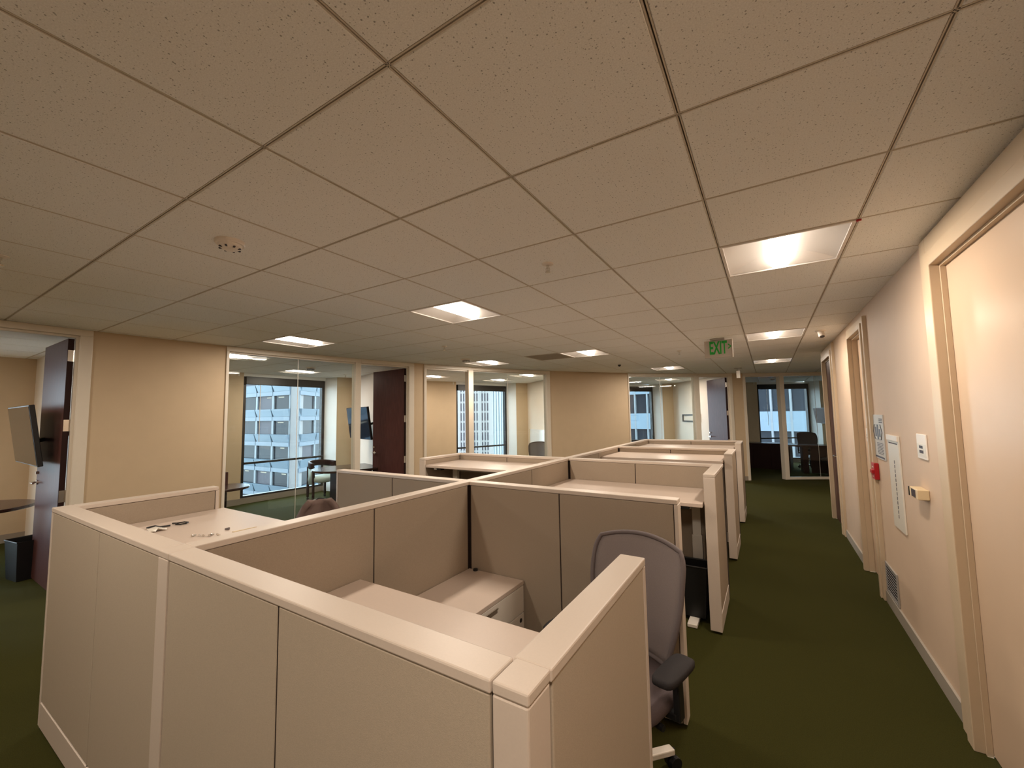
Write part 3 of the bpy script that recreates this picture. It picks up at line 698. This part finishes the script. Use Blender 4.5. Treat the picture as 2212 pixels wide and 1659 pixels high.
def desk(x0, x1, y0, y1, z, front, label, ctrl=None, xlegs=None, dleg=.0):
    t = thing('standing_desk', ((x0+x1)/2, (y0+y1)/2, 0), label, 'desk', 'height adjustable desks')
    part('desktop', MB().box(x0, x1, y0, y1, z-.029, z), LAM, t, .003)
    yl = y0+.30 if front > 0 else y1-.36
    yl = (y0+y1)/2+(.03 if front < 0 else -.03)+dleg
    xl = xlegs or (x0+.16, x1-.12)
    for x in xl:
        lg = part('leg', MB().box(x-.040, x+.040, yl-.025, yl+.025, .03, .58 if z > .85 else .50), METAL_W, t, .003)
        part('inner_leg', MB().box(x-.033, x+.033, yl-.019, yl+.019, .58 if z > .85 else .50, z-.055), METAL_W, lg)
        part('foot', MB().box(x-.035, x+.035, y0+.045, y1-.035, .004, .030), METAL_W, t, .004)
        part('support_arm', MB().box(x-.03, x+.03, y0+.06, y1-.06, z-.055, z-.030), METAL_G, t)
    part('crossbar', MB().box(xl[0]+.042, xl[1]-.042, yl-.02, yl+.02, z-.095, z-.056), METAL_G, t)
    if ctrl:
        yc = y1 if front > 0 else y0; s_ = -1 if front > 0 else 1
        cb = part('control_box', MB().box(ctrl-.055, ctrl+.055, min(yc+s_*.012, yc+s_*.075), max(yc+s_*.012, yc+s_*.075), z-.053, z-.0295), BLACK, t, .003)
        part('display', MB().box(ctrl-.04, ctrl-.002, yc+s_*.0105-.0005, yc+s_*.0115, z-.046, z-.034), METAL_W, cb)
    return t
yb = YF+TH/2+.006
desk(XS+TH/2+.006, XR-TH/2-.006, yb, .755, .795, 1, 'low off-white desk in the right front cubicle, nearest the camera')
desk(XL+TH/2+.006, XS-TH/2-.006, yb, .755, 1.008, 1, 'raised off-white desk on the left strewn with cable scraps')
d2d = desk(XS+TH/2+.006, -.268, 2.72, TY[1]-TH/2-.006, .942, -1, 'off-white desk of the second right cubicle above the black bin', ctrl=-.42, xlegs=(-1.45, -.385), dleg=.13)
desk(XS+TH/2+.006, -.268, 4.42, TY[2]-TH/2-.006, 1.085, -1, 'high raised desk of the third right cubicle', ctrl=-.44)
desk(XS+TH/2+.006, -.268, 6.22, TY[3]-TH/2-.006, 1.085, -1, 'high raised desk of the farthest right cubicle')
desk(XL+TH/2+.008, XS-TH/2-.006, 2.79, TY[1]-TH/2-.006, 1.085, -1, 'high raised desk of the left rear cubicle', ctrl=-2.98, xlegs=(-3.0+.02, -1.95))

# pedestal in the right front cubicle
t = thing('file_pedestal', (-1.43, 1.29, 0), 'off-white two-drawer file cabinet under the right front desk', 'cabinet')
x0, x1, y0, y1 = XS+TH/2+.006, -1.214, .915, TY[0]-TH/2-.008
part('body', MB().box(x0, x1-.020, y0, y1, .012, .535), METAL_W, t, .003)
part('top_panel', MB().box(x0, x1, y0, y1, .536, .562), LAM, t, .003)
for z0, z1 in ((.371, .533), (.016, .366)):
    dr = part('drawer', MB().box(x1-.019, x1-.001, y0+.003, y1-.003, z0, z1), METAL_W, t, .002)
    part('pull', MB().box(x1-.0008, x1+.008, (y0+y1)/2-.07, (y0+y1)/2+.07, z1-.028, z1-.020).box(x1-.0008, x1+.0015, (y0+y1)/2-.07, (y0+y1)/2+.07, z1-.05, z1-.028), CHROME, dr)
part('lock', MB().lathe([(.013, 0), (.013, .003)], (x1-.001, y1-.045, .331), 14, 'x'), BLACK, t)
tag(part('cable_grommet', MB().lathe([(.016, 0), (.016, .012), (.011, .014)], (-1.590, 1.655, .563), 14), BLACK), 'small black cable stub on the far corner of the file cabinet', 'grommet')

# waste bin of the second right cubicle
def waste_bin(loc, sx, sy, h, label, rz=0):
    t = thing('waste_bin', loc, label, 'bin', rz=rz)
    k = .82; tw = .006
    o_ = [(-sx*k,-sy*k),(sx*k,-sy*k),(sx*k,sy*k),(-sx*k,sy*k)]; i_ = [(-sx,-sy),(sx,-sy),(sx,sy),(-sx,sy)]
    m_ = MB(); m_.v = [(*p, 0) for p in o_]+[(*p, h) for p in i_]+[(p[0]*(1-tw/sx), p[1]*(1-tw/sy), h) for p in i_]+[(p[0]*(1-tw/sx), p[1]*(1-tw/sy), .01) for p in o_]
    m_.f = [(3,2,1,0)]+[(a, (a+1) % 4, 4+(a+1) % 4, 4+a) for a in range(4)]+[(4+a, 4+(a+1) % 4, 8+(a+1) % 4, 8+a) for a in range(4)]+[(8+a, 8+(a+1) % 4, 12+(a+1) % 4, 12+a) for a in range(4)]+[(12,13,14,15)]
    part('bucket', m_, BLACK, t, .012, 3, world=False)
    r_ = MB().tube([(-sx,-sy,h),(sx,-sy,h),(sx,sy,h),(-sx,sy,h),(-sx,-sy,h)], .007, 6); part('rim', r_, BLACK, t, world=False); return t
waste_bin((-.410, 2.975, .0305), .130, .10, .39, 'black waste bin under the desk of the second right cubicle')
waste_bin((-6.60, .385, 0), .150, .110, .40, 'black waste bin beside the open door of the leftmost office', rz=0.15)

# ---- scraps on the raised left desk
zd = 1.0085
t = tag(part('paper_scrap', MB().grid([[(-2.83+i*.018+random.uniform(-.006,.006), .225+j*.02+random.uniform(-.006,.006), zd+.002+random.uniform(0, .022)) for j in range(5)] for i in range(5)]), PAPER), 'crumpled translucent plastic scrap on the left desk', 'scrap')
tag(part('cable_tie', MB().tube([(-2.905,.255,zd+.004),(-2.88,.285,zd+.012),(-2.86,.300,zd+.005),(-2.84,.345,zd+.006)], .005, 6), BLACK), 'black cable tie piece beside the plastic scrap on the left desk', 'cable')
tag(part('cable_tie', MB().tube([(-2.83,.252,zd+.007),(-2.815,.275,zd+.008)], .007, 6), BLACK), 'stubby black plug nearest the front edge of the left desk', 'plug')
tag(part('cable_loop', MB().tube([(-2.90,.375,zd+.004)]+[(-2.842+.030*math.cos(q), .402+.030*math.sin(q), zd+.006) for q in (3.6,2.4,1.4,.4,-.6,-1.6,-2.4)], .004, 6), BLACK), 'small black cable loop in the middle of the left desk', 'cable')
for k, (x, y) in enumerate(((-2.468,.315),(-2.44,.335),(-2.415,.345),(-2.40,.375),(-2.385,.36),(-2.372,.395))):
    a = random.uniform(0, 3); tag(part('screw', MB().tube([(x,y,zd+.004),(x+.022*math.cos(a),y+.022*math.sin(a),zd+.004)], .0035, 6).tube([(x,y,zd+.006),(x-.004*math.cos(a),y-.004*math.sin(a),zd+.006)], .0058, 8), CHROME), 'shiny screw in the small heap on the left desk', 'screw', 'screws on the left desk')
tag(part('wall_anchor', MB().tube([(-2.46,.468,zd+.005),(-2.443,.482,zd+.006)], [.004,.008], 8), GREYPLASTIC), 'tiny grey plastic plug right of the screws on the left desk', 'plug')
tag(part('trim_strip', MB().prism([(-2.368,.462),(-2.352,.470),(-2.352,.585),(-2.362,.580)], zd, zd+.004), BEIGE), 'thin tan strip lying near the spine edge of the left desk', 'strip')

# ------------------------------------------------------------------ chairs
def make_task_chair(label, back_m, frame_m, seat_m, base_m, mesh=True, arms=True, hb=.56):
    """faces -y locally; seat centre above the origin"""
    t = thing('task_chair', (0,0,0), label, 'chair')
    # seat cushion
    rows = []
    def outline(k, s): th = 2*PI*k/28; c, q = math.cos(th), math.sin(th); e = .55; return (s*.245*math.copysign(abs(c)**e, c), s*.235*math.copysign(abs(q)**e, q))
    m_ = MB(); prof = [(.90,.425),(1.0,.44),(1.0,.468),(.96,.482),(.6,.490),(.15,.488)]
    for s, z in prof: m_.v += [(*outline(k, s), z) for k in range(28)]
    for i in range(len(prof)-1):
        for k in range(28): a = i*28+k; b = i*28+(k+1) % 28; m_.f.append((a, b, b+28, a+28))
    m_.f.append(tuple(range(28))[::-1]); m_.f.append(tuple(5*28+k for k in range(28)))
    part('seat', m_, seat_m, t, smooth=True, world=False)
    part('seat_pan', MB().box(-.19,.19,-.17,.18,.40,.424), BLACK, t, .01, world=False)
    # back
    zb0, zb1 = .50, .50+hb-.03
    def bp(u, v, push=0.0):
        wd = (.150+.085*math.sin(min(v*1.5, 1)*PI/2)) if mesh else (.135+.03*math.sin(v*PI))
        if mesh and v > .80: wd *= 1-.10*((v-.80)/.20)**2
        if not mesh and v > .62: wd *= 1-.58*((v-.62)/.38)**2.2
        x = u*wd; z = zb0+(zb1-zb0)*v-(.035 if mesh else .03)*(u*u)*(1 if v > .7 else .0)*((v-.7)/.3 if v > .7 else 0)
        y = .215+.06*v-.035*math.sin(v*PI)-.045*(1-0)*u*u+push
        return (x, y, z)
    U = [-1+2*i/12 for i in range(13)]; V = [i/14 for i in range(15)]
    rows = [[bp(u, v) for u in U] for v in V]
    bk = part('backrest', MB().slab(rows, .006 if mesh else .045), back_m, t, smooth=True, world=False)
    if mesh:
        ed = [bp(-1, v) for v in V]+[bp(u, 1) for u in U[1:]]+[bp(1, v) for v in V[::-1][1:]]+[bp(u, 0) for u in U[::-1][1:]]
        part('back_frame', MB().tube(ed, .011, 8), frame_m, t, smooth=True, world=False)
        lr = [[bp(u, v, .022) for u in [-.95+1.9*i/10 for i in range(11)]] for v in (.13,.19,.25,.31)]
        part('lumbar_support', MB().slab(lr, .012), frame_m, t, smooth=True, world=False)
    else:
        sh = [[bp(u*1.04, v, .05) for u in U] for v in V]
        part('back_shell', MB().slab(sh, .012), BLACK, t, smooth=True, world=False)
    part('back_upright', MB().tube([(0,.12,.405),(0,.25,.42),(0,.285,.52),(0,.275,.66)], .022, 8), frame_m if mesh else BLACK, t, world=False)
    if arms:
        for s_ in (-1, 1):
            x = s_*.272
            arm = part('armrest', MB().bar((s_*.15,.02,.425), (x,.02,.425), .055, .03).bar((x,.02,.41), (x+s_*.004,.005,.600), .045, .028, (1,0,0)), BLACK, t, .006, world=False)
            pts = []
            m_ = MB(); 
            for z, s in ((.598,.86),(.605,1.0),(.620,1.0),(.628,.90)):
                for k in range(20):
                    th = 2*PI*k/20; c, q = math.cos(th), math.sin(th); e = .5
                    m_.v.append((x+s_*.004+s*.048*math.copysign(abs(c)**e, c), -.02+s*.122*math.copysign(abs(q)**e, q), z))
            for i in range(3):
                for k in range(20): a = i*20+k; b = i*20+(k+1) % 20; m_.f.append((a, b, b+20, a+20))
            m_.f.append(tuple(range(20))[::-1]); m_.f.append(tuple(60+k for k in range(20)))
            part('arm_pad', m_, ARMPAD, arm, smooth=True, world=False)
    part('gas_column', MB().lathe([(.030,.10),(.030,.24),(.016,.245),(.016,.40)], n=14), BLACK, t, world=False)
    part('tilt_lever', MB().tube([(.05,-.03,.412),(.22,-.06,.405)], .006, 8).tube([(.20,-.057,.405),(.245,-.062,.404)], .013, 10), BLACK, t, world=False)
    part('hub', MB().lathe([(.045,.075),(.048,.10),(.040,.125)], n=16), base_m, t, world=False)
    for k in range(5):
        a = 2*PI*k/5+1.17; c, s = math.cos(a), math.sin(a)
        lg = part('leg', MB().obox((.165*c,.165*s,.092), (.125*c,.125*s,-.012), (-.020*s,.020*c,0), (0,0,.013)), base_m, t, .005, world=False)
        cx, cy_ = .292*c, .292*s; m_ = MB()
        for q in (-1, 1):
            ox, oy = -s*q*.016, c*q*.016
            n_ = 14; b0 = len(m_.v)
            for e in (-.010, .010):
                for g in range(n_): th = 2*PI*g/n_; m_.v.append((cx+ox-s*e+c*.029*math.cos(th), cy_+oy+c*e+s*.029*math.cos(th), .0295+.029*math.sin(th)))
            for g in range(n_): m_.f.append((b0+g, b0+(g+1) % n_, b0+n_+(g+1) % n_, b0+n_+g))
            m_.f.append(tuple(b0+g for g in range(n_))[::-1]); m_.f.append(tuple(b0+n_+g for g in range(n_)))
        m_.tube([(cx, cy_, .04), (cx, cy_, .085)], .010, 8)
        part('caster', m_, BLACK, lg, world=False)
    return t
ch = make_task_chair('grey mesh task chair in the right front cubicle by the aisle', MESHGREY, GREYPLASTIC, SEATGREY, METAL_W)
ch.location = (-.445, 1.165, 0); ch.rotation_euler = (0, 0, math.radians(-14)); ch['group'] = 'swivel task chairs'
dup(ch, (-4.32, 7.73, 0), math.radians(-151), 'grey mesh task chair behind glass below the whiteboard', 'swivel task chairs')
bc = make_task_chair('brown upholstered swivel chair peeking over the spine partition', BROWNFAB, BLACK, BROWNFAB, BLACK, mesh=False, arms=False, hb=.535)
bc.location = (-2.58, 1.13, 0); bc.rotation_euler = (0, 0, math.radians(57)); bc['group'] = 'swivel task chairs'
dc = make_task_chair('black mesh task chair at the desk in the dark end office', MESHDARK, BLACK, BLACKM, BLACK)
dc.location = (1.14, 13.66, 0); dc.rotation_euler = (0, 0, math.radians(160)); dc['group'] = 'swivel task chairs'

def make_guest_chair(label, fab, casters=True):
    """barrel chair, faces -y locally"""
    t = thing('guest_chair', (0,0,0), label, 'chair', 'barrel back guest chairs')
    m_ = MB(); prof = [(.92,.36),(1.0,.38),(1.0,.44),(.93,.465),(.4,.472)]
    for s, z in prof:
        for k in range(24):
            th = 2*PI*k/24; c, q = math.cos(th), math.sin(th); e = .6; m_.v.append((s*.255*math.copysign(abs(c)**e, c), s*.25*math.copysign(abs(q)**e, q), z))
    for i in range(len(prof)-1):
        for k in range(24): a = i*24+k; b = i*24+(k+1) % 24; m_.f.append((a, b, b+24, a+24))
    m_.f.append(tuple(range(24))[::-1]); m_.f.append(tuple(4*24+k for k in range(24)))
    part('seat', m_, fab, t, smooth=True, world=False)
    A = [math.radians(-12+204*i/18) for i in range(19)]
    rows = [[(.285*math.cos(a), .03+.255*math.sin(a), z-.035*(1-max(0, math.sin(a)))) for a in A] for z in (.66, .70, .745, .775)]
    part('top_band', MB().slab(rows, .045), WOOD_D, t, smooth=True, world=False)
    for a0, a1 in ((-6, 50), (130, 186)):
        B_ = [math.radians(a0+(a1-a0)*i/8) for i in range(9)]
        part('side_panel', MB().slab([[(.275*math.cos(a), .03+.245*math.sin(a), z) for a in B_] for z in (.32, .50, .655)], .03), fab, t, smooth=True, world=False)
    for x, y in ((-.255,-.02), (.255,-.02), (-.20,.21), (.20,.21)):
        lg = part('leg', MB().box(x-.019, x+.019, y-.019, y+.019, .055, .66), WOOD_D, t, .004, world=False)
        part('caster', MB().lathe([(.024,-.012),(.024,.012)], (x, y, .0245), 12, 'x').tube([(x,y,.03),(x,y,.056)], .008, 6), BLACK, lg, world=False)
    return t
gc = make_guest_chair('barrel back guest chair with pale seat at the office round table', PALEFAB)
gc.location = (-7.58, 4.50, 0); gc.rotation_euler = (0, 0, math.radians(95))
g2 = dup(gc, (1.50, 12.00, 0), math.radians(-120), 'dark guest chair right inside the glass of the end office')
for c_ in g2.children:
    if c_.name.startswith(('seat', 'side_panel')):
        c_.data = c_.data.copy(); c_.data.materials.clear(); c_.data.materials.append(BLACKM)

# ------------------------------------------------------------------ office furniture
def round_table(loc, r, z, label, col_r=.05, base_r=.22):
    t = thing('round_table', loc, label, 'table')
    part('tabletop', MB().lathe([(r-.008, z-.035), (r, z-.028), (r, z-.004), (r-.004, z)], n=48), DESKWOOD, t, world=False)
    part('column', MB().lathe([(base_r*.55,.03), (col_r, .10), (col_r, z-.06), (.12, z-.036)], n=20), WOOD_D, t, world=False)
    part('base', MB().lathe([(base_r, 0), (base_r, .02), (base_r*.6, .035)], n=32), WOOD_D, t, world=False); return t
round_table((-7.06, .02, 0), .50, .74, 'round dark wood table in the leftmost office')
t = thing('peninsula_desk', (-6.42, 4.10, 0), 'dark wood round-ended peninsula table in the glass office', 'table')
c0 = Vector((-6.12, 4.02, 0)); a = 18.6
u_ = (-et(a)*.0+er(a)).normalized()
tp = [(c0.x+.46*math.cos(q), c0.y+.46*math.sin(q)) for q in [2*PI*k/40 for k in range(40)]]
c0 = Vector((-6.36, 3.99, 0)); dpl = et(18.7)
half = [c0+(-dpl*math.cos(q)+er(18.7)*math.sin(q))*.46 for q in [PI/2-PI*0+PI*k/20*-1 for k in range(21)]]
poly = [tuple((c0+(er(18.7)*math.cos(q)-dpl*math.sin(q))*.46)[:2]) for q in [PI*k/20 for k in range(21)]]
e1 = c0-er(18.7)*.46+dpl*.62; e2 = c0+er(18.7)*.46+dpl*.62
part('tabletop', MB().prism(poly+[tuple(e1[:2]), tuple(e2[:2])], .705, .74), DESKWOOD, t, .004)
part('pedestal', MB().obox(c0+dpl*.20+Vector((0,0,.352)), er(18.7)*.34, dpl*.26, Vector((0,0,.352))), WOOD_D, t, .004)
t = round_table((-6.86, 2.36, 0), .34, .62, 'small round side table cut off by the left glass frame')
t = tag(part('chair_back_block', MB().box(-7.10, -6.97, 2.30, 2.47, .621, .82), WOOD), 'small upright red-brown block on the side table, in place of a chair back', 'box')  # plain block standing in for a chair back

# wall displays on tilting arms: a = party wall angle, r0..r1 along it, off = distance of the top edge
def wall_display(a, r0, r1, ztop, h, off, label, scr=None):
    n = -et(a); u = er(a); c = P3(a, (r0+r1)/2, 0)+n*(0.055)
    t = thing('wall_display', tuple(P3(a, (r0+r1)/2, ztop-h/2)+n*off), label, 'television', 'tilted wall displays')
    tilt = math.radians(8); dn = Vector((0,0,-1))*math.cos(tilt)-n*math.sin(tilt); fn = n*math.cos(tilt)-Vector((0,0,1))*math.sin(tilt)
    mid = P3(a, (r0+r1)/2, ztop)+n*off+dn*h/2
    part('housing', MB().obox(mid-fn*.022, u*(r1-r0)/2, dn*h/2, fn*.020), BLACK, t, .006)
    part('screen', MB().obox(mid-fn*.001, u*((r1-r0)/2-.010), dn*(h/2-.012), fn*.0012), scr or SCREEN, t)
    part('electronics_hump', MB().obox(mid-fn*.06+dn*.08, u*.30, dn*.17, fn*.018), BLACK, t, .006)
    wp = P3(a, (r0+r1)/2, ztop-h/2)+n*.058
    part('wall_plate', MB().obox(wp+n*.014, u*.12, Vector((0,0,.16)), n*.012), BLACKM, t)
    part('tilt_arm', MB().bar(wp+n*.027+Vector((0,0,.02)), mid-fn*.079+dn*.08, .10, .035), BLACKM, t)
    return t
wall_display(1.22, 12.70, 13.84, 1.80, .60, .50, 'tilted black wall display behind the open door of the leftmost office')
wall_display(18.80, 13.58, 14.74, 1.83, .62, .50, 'tilted wall display mirroring the tower beside the second dark door')
wall_display(71.7, 14.55, 15.55, 1.70, .46, .72, 'brown-grey wall display at the right of the dark end office', SCREEN_B)

# whiteboard + bracket + switches on party walls
def on_wall(a, r, z, off): return P3(a, r, z)-et(a)*off
a = 36.46; t = thing('whiteboard', tuple(on_wall(a, 15.1, .5, .06)), 'white panel leaning on the right wall of the striped-tower office', 'whiteboard')
part('board', MB().obox(on_wall(a, 15.05, .80, .072), er(a)*.48, Vector((0,0,.43)), et(a)*.012), WHITEBOARD, t)
part('edge_strip', MB().obox(on_wall(a, 15.555, .80, .072), er(a)*.022, Vector((0,0,.43)), et(a)*.013), BEIGE, t)
a = 54.02; t = thing('tv_bracket', tuple(on_wall(a, 14.7, 1.36, .06)), 'empty black television wall bracket in the far office', 'bracket')
for z in (1.375, 1.56): part('rail', MB().obox(on_wall(a, 14.62, z, .068), er(a)*.52, Vector((0,0,.016)), et(a)*.010), BLACK, t)
for r in (14.12, 15.12): part('upright', MB().obox(on_wall(a, r, 1.4675, .068), er(a)*.016, Vector((0,0,.076)), et(a)*.009), BLACK, t)
t = tag(part('light_switch', MB().obox(on_wall(54.02, 13.62, 1.11, .060), er(54.02)*.035, Vector((0,0,.057)), et(54.02)*.004).obox(on_wall(54.02, 13.62, 1.11, .066), er(54.02)*.012, Vector((0,0,.025)), et(54.02)*.002), PLASTICW), 'white light switch beside the far brown office door', 'switch')
t = tag(part('power_outlet', MB().obox(on_wall(1.22, 14.5, .33, .060), er(1.22)*.035, Vector((0,0,.057)), et(1.22)*.004), PLASTICW), 'white power outlet low on the wall above the left bin', 'outlet')

# end office: credenza and desk
def cabinet_run(p, q, depth, h, label, name, splits=3):
    """dark cabinet with its front from p to q; depth goes away from the camera"""
    p, q = Vector((*p, 0)), Vector((*q, 0)); u = (q-p).normalized(); L_ = (q-p).length; n = Vector((-u.y, u.x, 0))
    t = thing(name, tuple((p+q)/2+n*depth/2), label, 'cabinet' if name == 'credenza' else 'desk')
    mid = lambda s, d, z: p+u*s+n*d+Vector((0,0,z))
    part('body', MB().obox(mid(L_/2, depth/2+.01, (h-.03)/2), u*L_/2, n*(depth/2-.01), Vector((0,0,(h-.03)/2))), WOOD_D, t)
    part('top_panel', MB().obox(mid(L_/2, depth/2, h-.014), u*(L_/2+.02), n*(depth/2+.02), Vector((0,0,.014))), DESKWOOD, t, .003)
    for k in range(splits):
        s = L_*(k+.5)/splits; part('door_panel', MB().obox(mid(s, .0, (h-.03)/2+.02), u*(L_/splits/2-.004), n*.009, Vector((0,0,(h-.03)/2-.03))), WOOD_D, t)
    return t
cabinet_run((-.66, 13.24), (.64, 13.02), .50, .72, 'long black-brown credenza seen through the open end doorway', 'credenza', 3)
t = cabinet_run((.90, 12.46), (1.02, 12.47), .40, .70, 'dark desk pedestal side behind the end office glass', 'office_desk', 1)
part('desktop', MB().prism([(.56, 12.36), (2.3, 12.42), (2.3, 12.98), (.56, 12.92)], .701, .735), DESKWOOD, t, .004)
part('modesty_panel', MB().box(1.07, 2.2, 12.50, 12.52, .02, .70), WOOD_D, t)
part('end_panel', MB().box(.60, .62, 12.45, 12.88, .0, .70), WOOD_D, t)

# ------------------------------------------------------------------ buildings outside
struct('ground', MB().box(-260, 260, -160, 320, -46, -45), mat('unseen_ground_dark', (0.02, 0.02, 0.021), 0.9))  # unseen dark street plane, added to cut sky light coming from below
def vec(p): return Vector((p[0], p[1], 0))
UZ = Vector((0,0,1))
def facade_block(t, p, q, nbay, z_first, pitch, nfl, back):
    """floors of sloped spandrels, lips, mullions and windows along p->q on the building t"""
    p, q = vec(p), vec(q); u = (q-p).normalized(); L_ = (q-p).length; n = Vector((u.y, -u.x, 0))
    if n.dot(Vector((0.2,-.7,0))-p) < 0: n = -n            # towards us
    bw = L_/nbay
    sp = MB(); sp.v = []; 
    e = [(-bw/2,0,0)]
    def pl(s, d, z): return tuple(p+u*s+n*d+UZ*z)
    for k in range(nfl):
        zt = z_first-k*pitch
        for b in range(nbay):
            s0, s1 = b*bw+.06, (b+1)*bw-.06; m_ = MB()
            m_.v = [pl(s0,0,zt), pl(s1,0,zt), pl(s1,.42,zt), pl(s0,.42,zt), pl(s0,0,zt-1.12), pl(s1,0,zt-1.12), pl(s1,.16,zt-1.12), pl(s0+.35,.16,zt-1.12)]
            m_.f = [(0,1,2,3),(7,6,5,4),(3,2,6,7),(0,3,7,4),(1,5,6,2),(0,4,5,1)]
            part('spandrel_panel', m_, EXT_BLUE, t)
            m_ = MB().obox(p+u*(s0+s1)/2+n*.06+UZ*(zt-1.44), u*(s1-s0)/2, n*.10, UZ*.30); part('lip_panel', m_, EXT_BLUE2, t)
            wd = part('window', MB().obox(p+u*(b*bw+.13)+n*.02+UZ*(zt-2.75), u*.13, n*.10, UZ*1.0).obox(p+u*((b+1)*bw-.10)+n*.02+UZ*(zt-2.75), u*.10, n*.10, UZ*1.0), EXT_MULL, t)
            part('pane', MB().obox(p+u*(b+.5)*bw-n*.12+UZ*(zt-2.75), u*(bw/2-.2), n*.03, UZ*1.0), random.choice((EXT_PANE, EXT_PANE, EXT_PANE2)), wd)
            if random.random() < .45 and k < nfl-1:
                s_ = (b+random.uniform(.4,.7))*bw; part('strip_light', MB().obox(p+u*s_-n*.085+UZ*(zt-2.0), u*random.uniform(.4,.8), n*.006, UZ*.06), EXT_STRIP, wd)
tb = thing('office_tower', (-58, 34, -20), 'blue-white office tower with spandrel bands seen through the round table office', 'building')
A0, A1 = (-76.0, 32.65), (-58.89, 33.36); B0, B1 = (-57.86, 34.0), (-65.3, 46.0)
facade_block(tb, A0, A1, 4, 3.11+3.76*2, 3.76, 7, None); facade_block(tb, B0, B1, 3, 3.11+3.76*2, 3.76, 7, None)
tw = thing('banded_wing', (-48, 0, -20), 'banded tower mirrored in the tilted wall display of the round table office', 'building')
facade_block(tw, (-47.0, -14.0), (-47.0, 15.0), 7, 3.11+3.76*3, 3.76, 7, None)
part('inner_mass', MB().box(-58, -47.3, -14, 15, -44.9, 16), EXT_PANE, tw)
part('corner_pier', MB().prism([A1, B0, (B0[0]-.6, B0[1]+1.0), (A1[0]-1.0, A1[1]+.6)], -44.9, 14), EXT_WHITE, tb)
part('inner_mass', MB().prism([(A0[0], A0[1]+.35), (A1[0], A1[1]+.35), (B0[0]-.4, B0[1]+.1), (B1[0]-.4, B1[1]), (-76, 46)], -44.9, 14), EXT_PANE, tb)

ts = thing('striped_tower', (-92, 120, -30), 'distant white tower with narrow vertical window stripes', 'building')
p, q = vec((-108.5, 108.9)), vec((-85.17, 123.43)); u = (q-p).normalized(); L_ = (q-p).length; n = Vector((u.y, -u.x, 0))
back = n*-6
part('wall', MB().prism([p[:2], q[:2], (q+Vector((-3.8, 15.3, 0)))[:2], (p+Vector((-3.8, 15.3, 0)))[:2]], -44.9, 30), STRIPE_WHITE, ts)
pm = mesh_of('window', MB().obox((0,0,0), u*.23, n*.04, UZ*1.42), EXT_PANE2)
for g in range(7):
    for c in range(3):
        s = L_-1.75-g*3.85-c*.98
        part('rib', MB().obox(p+u*(s-.49)+n*.12+UZ*0, u*.18, n*.16, UZ*29), STRIPE_WHITE, ts)
        for k in range(11):
            shared('window', pm, ts, tuple(p+u*s+n*.03+UZ*(-20+k*3.55+1.3*(c % 2)*.0)-Vector(ts.location)))
sd = (q+Vector((-3.8, 15.3, 0))-q).normalized(); sn = Vector((sd.y, -sd.x, 0))
for k in range(5): part('side_fin', MB().obox(q+sd*(1.5+k*2.9)+sn*.1, sd*.5, sn*.15, UZ*29), EXT_BLUE, ts)

tp_ = thing('panelled_tower', (-5, 45, -20), 'near tower of broad pale blue spandrels and dark glass across the street', 'building')
p, q = vec((9.5, 41.6)), vec((-17.5, 49.5)); u = (q-p).normalized(); L_ = (q-p).length; n = Vector((u.y, -u.x, 0))
if n.dot(Vector((0.2,-.7,0))-p) < 0: n = -n
part('inner_mass', MB().prism([(p-n*.3)[:2], (q-n*.3)[:2], (q-n*8)[:2], (p-n*8)[:2]], -44.9, 16), BLACKM, tp_)
nb = 18; bw = L_/nb
for k in range(-3, 4):
    zb = -0.20+k*4.03
    for b in range(nb):
        s = (b+.5)*bw
        part('spandrel_panel', MB().obox(p+u*s+n*.05+UZ*(zb+.90), u*(bw/2-.02), n*.10, UZ*.90), EXT_BLUE, tp_)
        if -2 <= k <= 1: part('pane', MB().obox(p+u*s-n*.10+UZ*(zb+1.80+1.11), u*(bw/2-.06), n*.03, UZ*1.11), EXT_PANE, tp_)
for b in range(nb+1): part('mullion', MB().obox(p+u*b*bw+n*.03+UZ*0, u*.085, n*.14, UZ*15), EXT_MULL, tp_)
